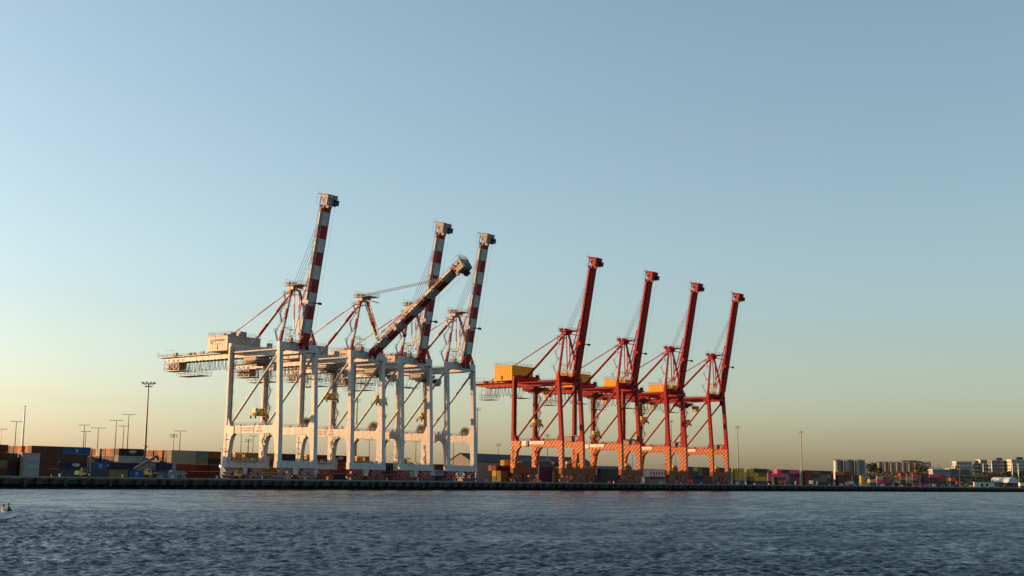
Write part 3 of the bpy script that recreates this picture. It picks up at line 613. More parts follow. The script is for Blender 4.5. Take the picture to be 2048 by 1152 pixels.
def finish_crane(root, kind, ang, spz):
    W = kind == 'W'; yt_ = 24.5
    boom = [c for c in root.children if c.name.split('.')[0] == 'boom'][0]
    boom.rotation_euler[0] = -ang; boom.scale = (1, 1 if W else 1.025, 1)
    b = MB()
    for xx in (-1.8, -0.6, 0.6, 1.8): b.tube((xx, 3.0, 77.0), bp_(ang, 46.5, 2.4, xx), 0.075, n=5, caps=False)
    b.build('boom_hoist_rope', ROPE, root)
    b = MB()
    for xx in (-1.4, 1.4): b.tube(bp_(ang, 58.5, -3.2, xx), bp_(ang, 2, -3.0 if ang > 1 else -1.6, xx), 0.035, n=4, caps=False)
    b.build('trolley_rope', ROPE, root)
    b = MB(); fm = [WHITE, STRIPE_RED] if W else [CRED, CRED]
    for xx in (-1.25, 1.25):
        if ang > 1:
            p0, p1, p2 = Vector((xx, 3.2, 74.6)), Vector((xx, 2.6, 56.6)), bp_(ang, 30, 2.5, xx)
        else:
            p0, p1, p2 = Vector((xx, 2.6, 74.6)), Vector((xx, -4.6, 58.4)), bp_(ang, 31, 2.4, xx)
        for a_, b_ in ((p0, p1), (p1, p2)):
            for k in range(3): b.beam(a_.lerp(b_, k/3), a_.lerp(b_, (k+1)/3), 0.34, 0.5, mi=(k == 1)*1)
    b.build('folded_fore_stay', fm, root)
    b = MB()
    for xx in (-2.2, 2.2):
        for y_ in (-0.7, 0.7): b.tube((xx, yt_-2+y_, 46.8), (xx, yt_-2+y_*.9, spz+2.0), 0.035, n=4, caps=False)
    b.build('hoist_rope', ROPE, root)
def make_spreader():
    root = empty('spreader')
    b = MB(); b.box(-2.6, 2.6, -0.9, 0.9, 1.2, 1.6, 0)
    for xx in (-2.2, -1.2, 1.2, 2.2): b.tube((xx-0.12, 0, 1.9), (xx+0.12, 0, 1.9), 0.72, n=14, mi=1)
    for xx in (-2.5, 2.5): b.box(xx-0.15, xx+0.15, -0.7, 0.7, 1.5, 2.6, 0)
    b.box(-0.7, 0.7, -0.6, 0.6, 1.6, 2.4, 0); b.build('head_block', [YELLOW, DARK], root)
    b = MB()
    for y_ in (-0.55, 0.55): b.box(-2.9, 2.9, y_-0.2, y_+0.2, 0.25, 0.95, 0)
    b.box(-2.0, 2.0, -0.9, 0.9, 0.3, 1.2, 1); b.box(-0.9, 0.5, -1.15, 0.9, 0.4, 1.3, 0)
    for xx in (-2.95, 2.95): b.box(xx-0.18, xx+0.18, -1.22, 1.22, 0.1, 0.75, 1); b.box(xx-0.3, xx+0.3, -0.5, 0.5, 0.2, 1.1, 1)
    b.build('spreader_frame', [YELLOW, mat('oily_yellow', (0.20, 0.13, 0.03), .6, streak=.4)], root)
    b = MB(); b.box(-0.16, 0.16, -0.16, 0.16, -0.45, 0.1); b.box(-0.28, 0.28, -0.2, -0.1, -0.6, 0.3); tlm = b.mesh('twistlock_corner', DARK)
    for xx in (-2.95, 2.95):
        for y_ in (-1.15, 1.15): inst('twistlock_corner', tlm, root, (xx, y_, 0), 0 if y_ < 0 else math.pi)
    return root
A_UP, A_MID = R(79.6), R(34.8)
WXC = [28.0, 66.3, 96.1, 125.7]; RXC = [211.2, 264.1, 311.9, 359.6]
wl_ = ['white gantry crane nearest on the left, boom raised high, machinery house fully in view',
       'second white gantry crane from the left, its striped boom only half raised',
       'third white gantry crane from the left, raised boom behind the half-lowered one',
       'rightmost white gantry crane, boom raised, standing next to the red cranes']
rl_ = ['leftmost red gantry crane with orange striped portal and ochre machinery house in view',
       'second red gantry crane from the left, raised boom, orange striped portal',
       'third red gantry crane from the left, raised boom, orange striped portal',
       'rightmost and farthest red gantry crane, raised boom, nothing but sky behind']
sl_ = ['yellow spreader hanging low inside the leftmost white crane', 'yellow spreader hanging inside the second white crane from the left',
       'yellow spreader hanging inside the third white crane from the left', 'yellow spreader hanging low inside the rightmost white crane',
       'yellow spreader hanging inside the leftmost red crane', 'yellow spreader hanging lowest, inside the second red crane',
       'yellow spreader hanging inside the third red crane', 'yellow spreader hanging inside the rightmost red crane']
spz = [25.0, 33.6, 33.8, 28.0, 28.8, 24.8, 34.8, 35.4]
sp0 = make_spreader()
pw = make_crane('W'); pr = make_crane('R')
cranes = [pw] + [copy_tree(pw) for _ in range(3)] + [pr] + [copy_tree(pr) for _ in range(3)]
for i, c in enumerate(cranes):
    kind = 'W' if i < 4 else 'R'
    c.location = ((WXC+RXC)[i], 0, 0)
    tag(c, (wl_+rl_)[i], 'crane', 'white container cranes on the quay' if i < 4 else 'red container cranes on the quay')
    finish_crane(c, kind, A_MID if i == 1 else A_UP, spz[i])
    if i == 0:
        for ch in c.children:
            if ch.name.startswith('bogie'):
                ch.material_slots[0].link = 'OBJECT'; ch.material_slots[0].material = BOGPINK
    s = sp0 if i == 0 else copy_tree(sp0)
    s.scale = (1.12, 1.12, 1.35); s.location = ((WXC+RXC)[i], 22.5, spz[i]-0.4); tag(s, sl_[i], 'spreader', 'spreaders hanging from the cranes')
# ------------------------------------------------------------------ containers
PAL = {'dark red': (0.16, 0.022, 0.018), 'brown': (0.13, 0.045, 0.032), 'rust red': (0.28, 0.05, 0.022), 'orange': (0.58, 0.15, 0.025),
 'navy': (0.022, 0.03, 0.065), 'blue': (0.035, 0.115, 0.26), 'black': (0.022, 0.024, 0.03), 'pale grey': (0.40, 0.41, 0.40), 'beige': (0.40, 0.355, 0.28),
 'cream': (0.5, 0.41, 0.29), 'ochre': (0.34, 0.22, 0.05), 'olive': (0.22, 0.20, 0.06), 'teal': (0.06, 0.15, 0.17), 'purple': (0.13, 0.03, 0.075),
 'pink': (0.74, 0.085, 0.15), 'magenta': (0.46, 0.05, 0.18), 'yellow': (0.58, 0.36, 0.03), 'dark green': (0.03, 0.075, 0.05), 'red': (0.42, 0.05, 0.04),
 'khaki': (0.24, 0.20, 0.13), 'steel blue': (0.24, 0.31, 0.38), 'dark grey': (0.09, 0.09, 0.095), 'tan': (0.36, 0.19, 0.07)}
CM = {k: mat('container_'+k.replace(' ', '_'), tuple(c*(1.0 if k in ('pink', 'magenta', 'red', 'yellow', 'orange', 'teal', 'cream') else 0.66) for c in v), 0.6, var=0.16, scale=0.6, rust=0.3, spec=0.2) for k, v in PAL.items()}
CH = 2.75
def cont_mesh(L):
    b = MB(); b.box(0.06, L-0.06, 0.06, 2.38, 0.10, CH-0.06)
    for x in (0, L-0.16):
        for y in (0, 2.28): b.box(x, x+0.16, y, y+0.16, 0, CH-0.02)
    for y in (0.01, 2.29):
        b.box(0.16, L-0.16, y, y+0.14, 0.02, 0.2); b.box(0.16, L-0.16, y, y+0.14, CH-0.16, CH-0.03)
    for x in (0.01, L-0.13):
        b.box(x, x+0.12, 0.16, 2.28, 0.02, 0.2); b.box(x, x+0.12, 0.16, 2.28, CH-0.17, CH-0.03)
    n = int(L/0.58)
    for i in range(n):
        x = 0.22+i*(L-0.44)/n
        b.box(x, x+0.26, 0.015, 0.06, 0.2, CH-0.16); b.box(x, x+0.26, 2.38, 2.425, 0.2, CH-0.16)
    return b.mesh('shipping_container', CM['brown'])
C40, C20 = cont_mesh(12.19), cont_mesh(6.06)
b = MB(); b.box(0.0, 0.06, 0.02, 1.04, 0.22, CH-0.19)
for y in (0.3, 0.78): b.tube((-0.03, y, 0.16), (-0.03, y, CH-0.14), 0.035, n=5); b.box(-0.05, 0, y-0.09, y+0.09, 1.0, 1.14)
DOOR = b.mesh('door', CM['brown'])
st = MB()
for k in range(7):
    a0, a1, a2 = [2*math.pi*(k+o)/7+math.pi/2 for o in (-.25, 0, .25)]
    st.add([(0, 0, 0), (0.42*math.cos(a0), 0, 0.42*math.sin(a0)), (0.98*math.cos(a1), 0, 0.98*math.sin(a1)), (0.42*math.cos(a2), 0, 0.42*math.sin(a2))], [(0,1,2,3)])
STAR = st.mesh('star_emblem', mat('pale_blue_print', (0.42, 0.52, 0.60), .6, var=.05))
tx = MB(); xx = 0
for k in range(9):
    w_ = random.uniform(.22, .36); tx.box(xx, xx+w_, -0.02, 0, 0.55, 1.05); xx += w_+0.09
tx.box(0.5, xx-0.5, -0.02, 0, 1.25, 1.40); tx.box(0.9, xx-0.9, -0.02, 0, 0.18, 0.34)
PRINT = tx.mesh('white_lettering', mat('white_print', (0.55, 0.55, 0.55), .6, var=.1))
ORD = ['ground', 'second', 'third', 'top', 'fifth']; NUM = ['first', 'second', 'third', 'fourth', 'fifth', 'sixth', 'seventh', 'eighth', 'ninth', 'tenth', 'eleventh', 'twelfth', 'thirteenth', 'fourteenth', 'fifteenth', 'sixteenth', 'seventeenth', 'eighteenth', 'nineteenth', 'twentieth', 'twenty-first', 'twenty-second', 'twenty-third', 'twenty-fourth', 'twenty-fifth', 'twenty-sixth', 'twenty-seventh', 'twenty-eighth', 'twenty-ninth', 'thirtieth', 'thirty-first', 'thirty-second', 'thirty-third', 'thirty-fourth', 'thirty-fifth', 'thirty-sixth', 'thirty-seventh', 'thirty-eighth']
NC = [0]
def container(x, y, z, big, col, label, group, doors=False, mark=None):
    o = inst('shipping_container', C40 if big else C20, None, (x+random.uniform(-.06, .06), y+random.uniform(-.05, .05), z+0.005), mt=CM[col])
    tag(o, label, 'container', group); NC[0] += 1
    if doors:
        d = inst('door', DOOR, o, (0, 0.17, 0), mt=CM[col]); d = inst('door', DOOR, o, (0, 1.23, 0), mt=CM[col])
    L = 12.19 if big else 6.06
    if mark == 'star': inst('star_emblem', STAR, o, (L*0.52, -0.004, CH*0.5))
    if mark == 'text': inst('white_lettering', PRINT, o, (L*0.38, 0.004, CH*0.28))
    return o
def lab(col, big, tier, top, where):
    t = 'on the ground' if tier == 0 else ('on top' if tier == top else ORD[tier]+' tier')
    return '%s %s container %s, %s' % (col, 'long' if big else 'short', t, where)
# block in the left of the picture, beside and behind the leftmost white crane
GA = 'containers stacked on the left side of the yard'
def stack(x, y, big, cols, where, group, doors=(), marks={}, z0=0):
    for t, c in enumerate(cols):
        if c: container(x, y, z0+t*CH, big, c, lab(c, big, t, len(cols)-1, where), group, doors == 'all' or t in doors, marks.get(t))
Y0 = 50.0
stack(-75.6, Y0, 1, ['brown', 'olive', 'dark red', 'dark red'], 'stack at the left edge of the picture', GA)
stack(-60.6, 44.0, 0, ['pale grey', 'pale grey', 'pale grey'], 'pale grey stack left of the brown wall', GA, 'all')
stack(-61.6, 57.0, 0, ['dark grey', 'brown', 'dark grey'], 'dark stack set back behind the pale grey one', GA, 'all')
stack(-68.2, 54.0, 0, ['olive', 'navy', 'brown'], 'set back behind the left edge stack', GA)
stack(-54.5, Y0, 1, ['brown', 'brown', 'brown', 'brown'], 'brown wall right of the pale grey stack', GA, 'all')
for r, (a, c) in enumerate([('brown', 'orange'), ('dark grey', 'orange'), ('dark grey', 'rust red'), ('teal', 'dark grey'), ('khaki', 'dark red')]):
    stack(-54.5+random.uniform(-.3, .3), Y0+3.05*(r+1), 1, [['brown', 'dark grey', 'navy', 'dark red', 'olive', 'khaki'][r], ['dark grey', 'dark red', 'brown', 'teal', 'brown', 'navy'][r], a, c], '%s row inland behind the brown wall at left' % NUM[r], GA, 'all')
stack(-42.1, Y0, 1, ['dark grey', 'navy', 'brown', 'blue'], 'stack topped by the blue one with star emblem', GA, (), {1: 'text', 3: 'star'})
stack(-29.6, Y0, 1, ['dark grey', 'navy'], 'low pair right of the star-marked blue one', GA, (), {1: 'text'})
stack(-17.7, Y0, 1, ['navy', 'navy', 'pale grey', 'black'], 'stack topped by the black lettered one', GA, 'all', {3: 'text'})
for r, (a, c) in enumerate([('dark grey', 'tan'), ('dark red', 'orange'), ('blue', 'tan'), ('dark red', 'cream'), ('ochre', 'rust red'), ('brown', 'rust red')]):
    stack(-17.7+random.uniform(-.3, .3), Y0+3.05*(r+1), 1, [['brown', 'dark grey', 'navy', 'dark red', 'olive', 'khaki'][r], ['dark grey', 'dark red', 'brown', 'teal', 'brown', 'navy'][r], a, c], '%s row inland of the black lettered one' % NUM[r], GA, 'all')
stack(-7.6, 43.6, 1, ['dark grey', 'pale grey'], 'low pair in front of the light mast', GA, (), {0: 'text'})
stack(-4.9, Y0, 0, ['navy', 'navy'], 'low pair behind the light mast', GA)
stack(6.9, Y0, 1, ['dark red', 'rust red', 'beige', 'beige'], 'stack topped by the long beige one', GA, 'all')
for r, (a, c) in enumerate([('brown', 'khaki'), ('purple', 'orange'), ('blue', 'rust red'), ('cream', 'rust red'), ('brown', 'tan')]):
    stack(6.9+random.uniform(-.3, .3), Y0+3.05*(r+1), 1, [['brown', 'dark grey', 'navy', 'dark red', 'olive', 'khaki'][r], ['dark grey', 'dark red', 'brown', 'teal', 'brown', 'navy'][r], a, c], '%s row inland of the beige-topped stack' % NUM[r], GA, 'all')
stack(19.2, Y0, 0, ['dark red', 'dark red', 'khaki', 'teal'], 'teal-topped stack near the leftmost white crane', GA)
stack(25.6, Y0, 0, ['brown', 'dark red', 'black', 'rust red'], 'red-topped stack beside the leftmost white crane', GA, 'all')
for i, x in enumerate((-64.5, -29.6, -5.0)):  # stacks added inland to block low sun from the lower container ends
    stack(x, 70.0, 1, ['brown', 'navy', 'rust red'], 'far row added for shade in the %s gap' % NUM[i], GA)
stack(-40.0, 20.0, 0, ['olive'], 'lone olive one near the quay edge at left', GA)
stack(-33.4, 20.0, 0, ['blue'], 'star-marked, next to the lone olive one', GA, (), {0: 'star'})
stack(-12.0, 24.0, 0, ['steel blue'], 'pale one behind the yellow tractor trailer', GA)
stack(-7.4, 38.0, 0, ['blue', 'navy'], 'dark pair by the container lifting truck', GA)
# behind the white cranes
GB = 'containers stacked behind the white cranes'
rowB = [(37.5, 1, ['brown', 'dark red', 'rust red', 'ochre']), (50.2, 1, ['ochre', 'ochre', 'brown', 'ochre']), (63.0, 1, ['brown', 'ochre', 'black', 'navy']), (75.6, 0, ['dark green', 'ochre', 'olive', 'olive']),
        (82.2, 1, ['brown', 'beige', 'purple', 'dark red']), (94.8, 1, ['navy', 'rust red', 'rust red', 'black']), (107.4, 1, ['brown', 'rust red', 'ochre', 'ochre']), (120.0, 0, ['navy', 'rust red', 'tan']), (126.6, 0, ['purple', 'navy', 'navy']),
        (133.2, 0, ['purple', 'dark red', 'navy']), (140.2, 1, ['ochre', 'tan', 'brown']), (153.0, 0, ['khaki', 'khaki', 'dark grey']), (159.8, 0, ['blue', 'cream', 'tan']), (166.2, 0, ['navy', 'steel blue', 'dark red']), (172.6, 0, ['navy', 'dark grey', 'dark grey'])]
for i, (x, big, c) in enumerate(rowB):
    stack(x, Y0+1, big, c, '%s stack from the left behind the white cranes' % NUM[i], GB, (0, 1, 2, 3) if i in (2, 4, 6, 10) else (), {3: 'text'} if c[-1] == 'black' else {})
stack(199.0, 36.0, 0, ['ochre', 'ochre'], 'small stack between white and red cranes, front left', GB, 'all')
stack(199.0, 39.2, 0, ['olive', 'yellow', 'rust red'], 'small stack between white and red cranes, behind', GB, 'all')
stack(205.4, 36.0, 0, ['ochre', 'brown', 'brown'], 'small stack between white and red cranes, right', GB, 'all')
container(199.4, 42.4, 2*CH, 0, 'rust red', 'rust red short container behind the yellow-topped small stack, third tier', GB)
container(201.6, 36.2, 2*CH, 0, 'dark red', 'dark red short container on the front of the small stack between crane groups', GB, True)
container(202.0, 36.3, 3*CH, 0, 'yellow', 'yellow short container crowning the small stack between the crane groups', GB, True)
stack(214.0, 37.0, 0, ['black', 'red', 'navy'], 'red-banded stack just left of the red cranes', GB, (), {2: 'text'})
# behind the red cranes
GC = 'containers stacked behind the red cranes'
rowC = [(236, 40, 1, ['purple', 'purple', 'purple']), (248.6, 36, 0, ['ochre', 'ochre', 'olive']), (255.6, 44, 1, ['khaki', 'khaki', 'rust red', 'brown']), (268.4, 44, 1, ['ochre', 'khaki', 'brown', 'brown']), (281.5, 46, 1, ['khaki', 'ochre', 'ochre']),
        (318, 60, 1, ['dark grey', 'dark green', 'navy']), (330.6, 60, 1, ['navy', 'black', 'dark green']), (343.2, 60, 1, ['dark grey', 'navy', 'navy']), (358, 62, 0, ['khaki', 'yellow', 'dark grey']),
        (392, 60, 1, ['dark red', 'red', 'brown']), (404.4, 52, 0, ['magenta', 'magenta', 'pink', 'pink']), (410.8, 52, 0, ['pink', 'rust red', 'rust red', 'brown']), (417.2, 52, 0, ['brown', 'navy', 'blue', 'yellow']), (423.6, 52, 0, ['blue', 'navy', 'olive', 'olive']), (430.2, 52, 1, ['brown', 'rust red', 'brown', 'brown']), (442.8, 52, 1, ['purple', 'dark red', 'rust red', 'brown']), (455.4, 52, 0, ['teal', 'steel blue', 'dark green', 'dark grey']), (461.8, 52, 0, ['steel blue', 'teal', 'teal', 'dark green'])]
for i, (x, y, big, c) in enumerate(rowC):
    stack(x, y, big, c, '%s stack from the left behind the red cranes' % NUM[i], GC)
# right of the red cranes
GD = 'containers stacked right of the red cranes'
rowD = [(468.4, 1, ['teal', 'yellow', 'yellow', 'yellow']), (481.2, 0, ['navy', 'ochre', 'yellow', 'yellow']), (487.8, 0, ['blue', 'yellow', 'yellow', 'dark green']), (494.2, 1, ['dark grey', 'yellow', 'olive', 'brown']), (507.5, 0, ['dark red', 'pink', 'pink']), (514.2, 0, ['purple', 'pink', 'dark green']),
        (521.5, 0, ['brown', 'dark grey', 'pink', 'pink']), (528.0, 0, ['dark red', 'rust red', 'pink', 'rust red']), (534.4, 0, ['purple', 'pink', 'steel blue', 'brown']), (540.8, 1, ['purple', 'dark grey', 'purple', 'pink']), (553.4, 1, ['magenta', 'magenta', 'dark red', 'pink']), (566.2, 1, ['rust red', 'rust red', 'rust red', 'rust red']),
        (578.8, 1, ['brown', 'khaki', 'brown', 'khaki']), (591.4, 1, ['brown', 'khaki', 'khaki', 'brown']), (604.2, 0, ['dark grey', 'brown', 'steel blue', 'brown']), (610.8, 1, ['dark grey', 'brown', 'purple', 'magenta']), (623.6, 1, ['purple', 'purple', 'purple', 'orange']), (636.4, 1, ['brown', 'rust red', 'dark red', 'rust red']),
        (650.6, 1, ['dark grey', 'dark green', 'dark green']), (666.8, 0, ['yellow', 'yellow', 'yellow']), (673.6, 0, ['orange', 'orange', 'rust red']), (684, 1, ['dark grey', 'cream', 'dark green']), (698, 1, ['teal', 'pink', 'cream']), (711, 1, ['brown', 'red', 'red']), (724, 0, ['dark grey', 'blue', 'steel blue']),
        (733, 0, ['brown', 'cream', 'cream']), (740.4, 0, ['dark red', 'cream', 'orange']), (748, 1, ['brown', 'dark grey', 'beige', 'red']), (761.2, 1, ['dark red', 'beige', 'cream', 'orange']), (775, 1, ['khaki', 'dark grey', 'steel blue', 'pink']), (788, 1, ['pink', 'pink', 'pink', 'red']), (800.8, 1, ['magenta', 'purple', 'dark grey', 'dark grey']),
        (814, 1, ['teal', 'navy', 'navy', 'pink']), (827, 1, ['brown', 'dark red', 'brown', 'pink']), (840, 1, ['teal', 'purple', 'red', 'red']), (853.4, 1, ['purple', 'dark red', 'dark grey', 'dark grey']), (868, 1, ['blue', 'navy', 'orange']), (882, 0, ['navy', 'pink'])]
for i, (x, big, c) in enumerate(rowD):
    stack(x, 45 + (0 if i % 5 else 4), big, c, '%s stack right of the red cranes' % NUM[i], GD)
# ------------------------------------------------------------------ light masts and poles
def lamp_pole(x, y, h, label, kind='tee', group='lamp poles across the yard', mt=None, span=1.9, r=0.2):
    root = empty('lamp_pole', (x, y, 0)); mt = mt or POLE
    b = MB(); b.tube((0, 0, 0), (0, 0, h), r*1.5, r*0.6, n=10); b.box(-0.35, 0.35, -0.35, 0.35, 0, 0.4)
    if kind == 'crown': b.box(-1.5, 1.5, -0.1, 0.1, h*0.33, h*0.33+0.15); b.box(-0.6, 0.6, -0.3, 0.3, h*0.31, h*0.31+0.9)
    if kind == 'mast':
        for z in np.arange(3, h-2, 6): b.box(-r*1.6, r*1.6, -r*1.6, r*1.6, z, z+0.15)
    b.build('pole', mt, root, smooth=True)
    lamps = []
    if kind == 'tee':
        b = MB(); b.beam((-span*0.75, span*0.66, h), (span*0.75, -span*0.66, h), 0.14, 0.16); b.build('cross_arm', mt, root)
        lamps = [(t*span*0.75, -t*span*0.66, h-0.05) for t in (-1, -0.45, 0.45, 1)]
    elif kind == 'crown':
        b = MB(); n = 16
        b.bars([(1.5*math.cos(t), 1.5*math.sin(t), h-1.4) for t in np.linspace(0, 2*math.pi, n)], 0.09); b.bars([(2.5*math.cos(t), 2.5*math.sin(t), h-0.1) for t in np.linspace(0, 2*math.pi, n)], 0.09)
        for t in np.linspace(0, 2*math.pi, 9)[:-1]: b.tube((0.2*math.cos(t), 0.2*math.sin(t), h-1.5), (2.5*math.cos(t), 2.5*math.sin(t), h-0.1), 0.05, n=4)
        b.build('lamp_ring', mt, root)
        lamps = [(2.45*math.cos(t), 2.45*math.sin(t), h+0.05) for t in np.linspace(0, 2*math.pi, 11)[:-1]]
    elif kind == 'mast':
        b = MB(); b.box(-0.9, 0.9, -0.9, 0.9, h-1.5, h-1.38); b.rail([(-0.9, -0.9, h-1.4), (0.9, -0.9, h-1.4), (0.9, 0.9, h-1.4), (-0.9, 0.9, h-1.4), (-0.9, -0.9, h-1.4)], r=.05); b.build('head_frame', mt, root)
        lamps = [(sx*1.0, sy*1.0, h-0.4+dz) for sx in (-1, 1) for sy in (-1, 1) for dz in (0, -1.0)]
    elif kind == 'single':
        lamps = [(0, 0, h)]
    for p in lamps: inst('lamp', LAMPB if kind != 'crown' else LAMPW, root, p, rz=0.87)
    return tag(root, label, 'lamp pole', group)
b = MB(); b.prism([(-0.42, 0), (0.42, 0), (0.3, 0.22), (-0.3, 0.22)], 'y', -0.3, 0.3); b.box(-0.36, 0.36, -0.26, 0.26, -0.03, 0); LAMPB = b.mesh('lamp', mat('lamp_housing', (0.22, 0.21, 0.2), .5, .3))
b = MB(); b.prism([(-0.4, -0.25), (0.4, -0.25), (0.55, 0.35), (-0.55, 0.35)], 'y', -0.3, 0.3); LAMPW = b.mesh('lamp', mat('white_lamp_housing', (0.80, 0.79, 0.76), .35))
MB_ = 'tall floodlight masts along the quay'
lamp_pole(-32.3, 110, 18.7, 'lamp pole at the left edge of the picture, its white head catching sun', 'tee', mt=WHITEPOLE)
lamp_pole(-25.9, 110, 22, 'thin T-headed lamp pole just left of the thick white pole', 'tee')
lamp_pole(-28.5, 100, 27.8, 'thick white sunlit pole above the orange containers at left', 'single', mt=WHITEPOLE, r=0.42)
lamp_pole(5.8, 110, 21.9, 'left and taller of the close pair of lamp poles above the blue container', 'tee')
lamp_pole(26.3, 140, 20.3, 'right and lower of the close pair of lamp poles above the blue container', 'tee')
lamp_pole(6.1, 100, 20.5, 'wide-armed lamp pole right of the close pair', 'tee', span=2.6)
lamp_pole(7.9, 90, 23.6, 'left of three lamp poles above the black lettered container', 'tee', span=2.3)
lamp_pole(25.5, 110, 22.3, 'middle and lowest of three lamp poles above the black lettered container', 'tee')
lamp_pole(6.9, 80, 25.8, 'tallest of three lamp poles above the black lettered container', 'tee', span=2.2)
lamp_pole(-8.0, 46.8, 36.6, 'tall dark floodlight mast with bright ring of lamps left of the white cranes', 'crown', MB_, r=0.36, mt=mat('dark_mast_steel', (0.13, 0.125, 0.11), .5, .2))
lamp_pole(52.4, 110, 19.8, 'short lamp pole with small head left of the leftmost white crane', 'mast', r=0.14)
lamp_pole(40.8, 90, 20.4, 'T-headed lamp pole nearest left of the leftmost white crane', 'tee', span=2.4)
lamp_pole(75.0, 90, 21.5, 'lamp pole seen left inside the portal of the leftmost white crane', 'tee')
lamp_pole(104.4, 120, 19.3, 'stout lamp pole with boxy head inside the leftmost white crane portal', 'mast', r=0.3)
lamp_pole(90.6, 100, 20.1, 'lamp pole with bright head right inside the leftmost white crane portal', 'tee', span=1.6)
lamp_pole(119.4, 60, 38.1, 'tall floodlight mast seen between the legs of the second white crane', 'mast', MB_, r=0.34)
lamp_pole(158.5, 90, 20.3, 'lamp pole with cross arms under the second white crane', 'tee')
lamp_pole(201.6, 120, 21.4, 'faint lamp pole between the second and third white cranes', 'tee')
lamp_pole(193.5, 90, 20.4, 'lamp pole standing inside the third white crane portal', 'tee', span=2.0)
lamp_pole(223.9, 90, 22.4, 'thin lamp pole inside the rightmost white crane portal', 'tee')
lamp_pole(191.6, 46, 37.5, 'tall pale floodlight mast between white and red cranes', 'mast', MB_, r=0.36, mt=mat('pale_mast_paint', (0.24, 0.19, 0.165), .6))
lamp_pole(287.9, 110, 22.6, 'small lamp pole above the warehouse roof left of the red cranes', 'mast', r=0.16)
lamp_pole(283.6, 70, 27.6, 'lamp pole inside the leftmost red crane portal', 'mast', r=0.24)
lamp_pole(434.5, 110, 19.2, 'distant lamp pole inside the second red crane', 'tee')
lamp_pole(380.5, 46, 39.5, 'tall floodlight mast between second and third red cranes', 'mast', MB_, r=0.36, mt=MATS['pale_mast_paint'])
lamp_pole(507.7, 120, 21.6, 'distant lamp pole inside the third red crane portal', 'tee', span=2.6)
lamp_pole(466.5, 46, 39.3, 'tall floodlight mast just right of the red cranes', 'mast', MB_, r=0.36, mt=MATS['pale_mast_paint'])
lamp_pole(587.5, 120, 22.8, 'small distant lamp pole beside the rightmost red crane', 'tee')
lamp_pole(563.1, 46, 39.6, 'tall floodlight mast alone above the containers at right', 'mast', MB_, r=0.36, mt=MATS['pale_mast_paint'])
# ------------------------------------------------------------------ warehouse
def warehouse():
    root = empty('warehouse', (230.4, 82.3, 0)); L, Wd, he, hr = 118.0, 17.2, 10.9, 15.3
    wm = mat('warehouse_cladding', (0.24, 0.225, 0.205), .7, streak=.3, spec=.2); rm = mat('warehouse_roof', (0.06, 0.068, 0.078), .7, var=.1, spec=.2)
    b = MB(); b.prism([(0, 0), (Wd, 0), (Wd, he), (Wd/2, hr), (0, he)], 'x', 0, L)
    for y in np.arange(1.2, Wd, 1.2):
        h = he+(hr-he)*(1-abs(y-Wd/2)/(Wd/2)); b.box(-0.06, 0, y-0.08, y+0.08, 0, h-0.1)
    for x in np.arange(2, L, 2.4): b.box(x-0.1, x+0.1, -0.07, 0, 0, he-0.2)
    b.build('wall', wm, root)
    for s in (0, 1):
        b = MB(); y0_, y1_ = (-0.5, Wd/2) if s == 0 else (Wd+0.5, Wd/2); z0_ = he-0.26
        q = [(-0.4, y0_, z0_), (L+0.4, y0_, z0_), (L+0.4, y1_, hr+0.02), (-0.4, y1_, hr+0.02)]
        b.add(q+[(p[0], p[1], p[2]+0.22) for p in q], MB.BF)
        for x in np.arange(0.5, L, 3.0): b.beam((x, y0_, z0_+0.24), (x, y1_, hr+0.26), 0.12, 0.08)
        b.build('roof', rm, root)
    for x in (20, 52, 84): MB().box(x, x+5.4, -0.12, -0.075, 0, 6.4).build('roller_door', mat('door_shadow_grey', (0.05, 0.055, 0.06), .6), root)
    for x in (31.5, 40.5):
        MB().box(x, x+4.6, -0.14, -0.08, 0, 7.6).build('roller_door', MATS['door_shadow_grey'], root)
        f = MB(); f.box(x-0.5, x, -0.4, -0.08, 0, 8.2); f.box(x+4.6, x+5.1, -0.4, -0.08, 0, 8.2); f.box(x-0.5, x+5.1, -0.4, -0.08, 7.7, 8.2); f.build('door_frame', PALEGREY, root)
    for y in (2.2, 5.2):
        w = MB(); w.box(-0.14, -0.065, y, y+2.2, 4.4, 6.6); w = w.build('window', GLASS, root)
        f = MB(); f.box(-0.2, -0.12, y-0.2, y, 4.2, 6.8); f.box(-0.2, -0.12, y+2.2, y+2.4, 4.2, 6.8); f.box(-0.2, -0.12, y, y+2.2, 6.6, 6.8); f.box(-0.2, -0.12, y, y+2.2, 4.2, 4.4); f.build('window_frame', PALEGREY, w)
    MB().box(-0.1, 0, 8.5, 15.5, 3.0, 3.25).build('canopy', mat('rose_trim', (0.33, 0.2, 0.17), .6), root)
    tag(root, 'grey gabled warehouse with slate roof between the white and red cranes', 'warehouse')
warehouse()
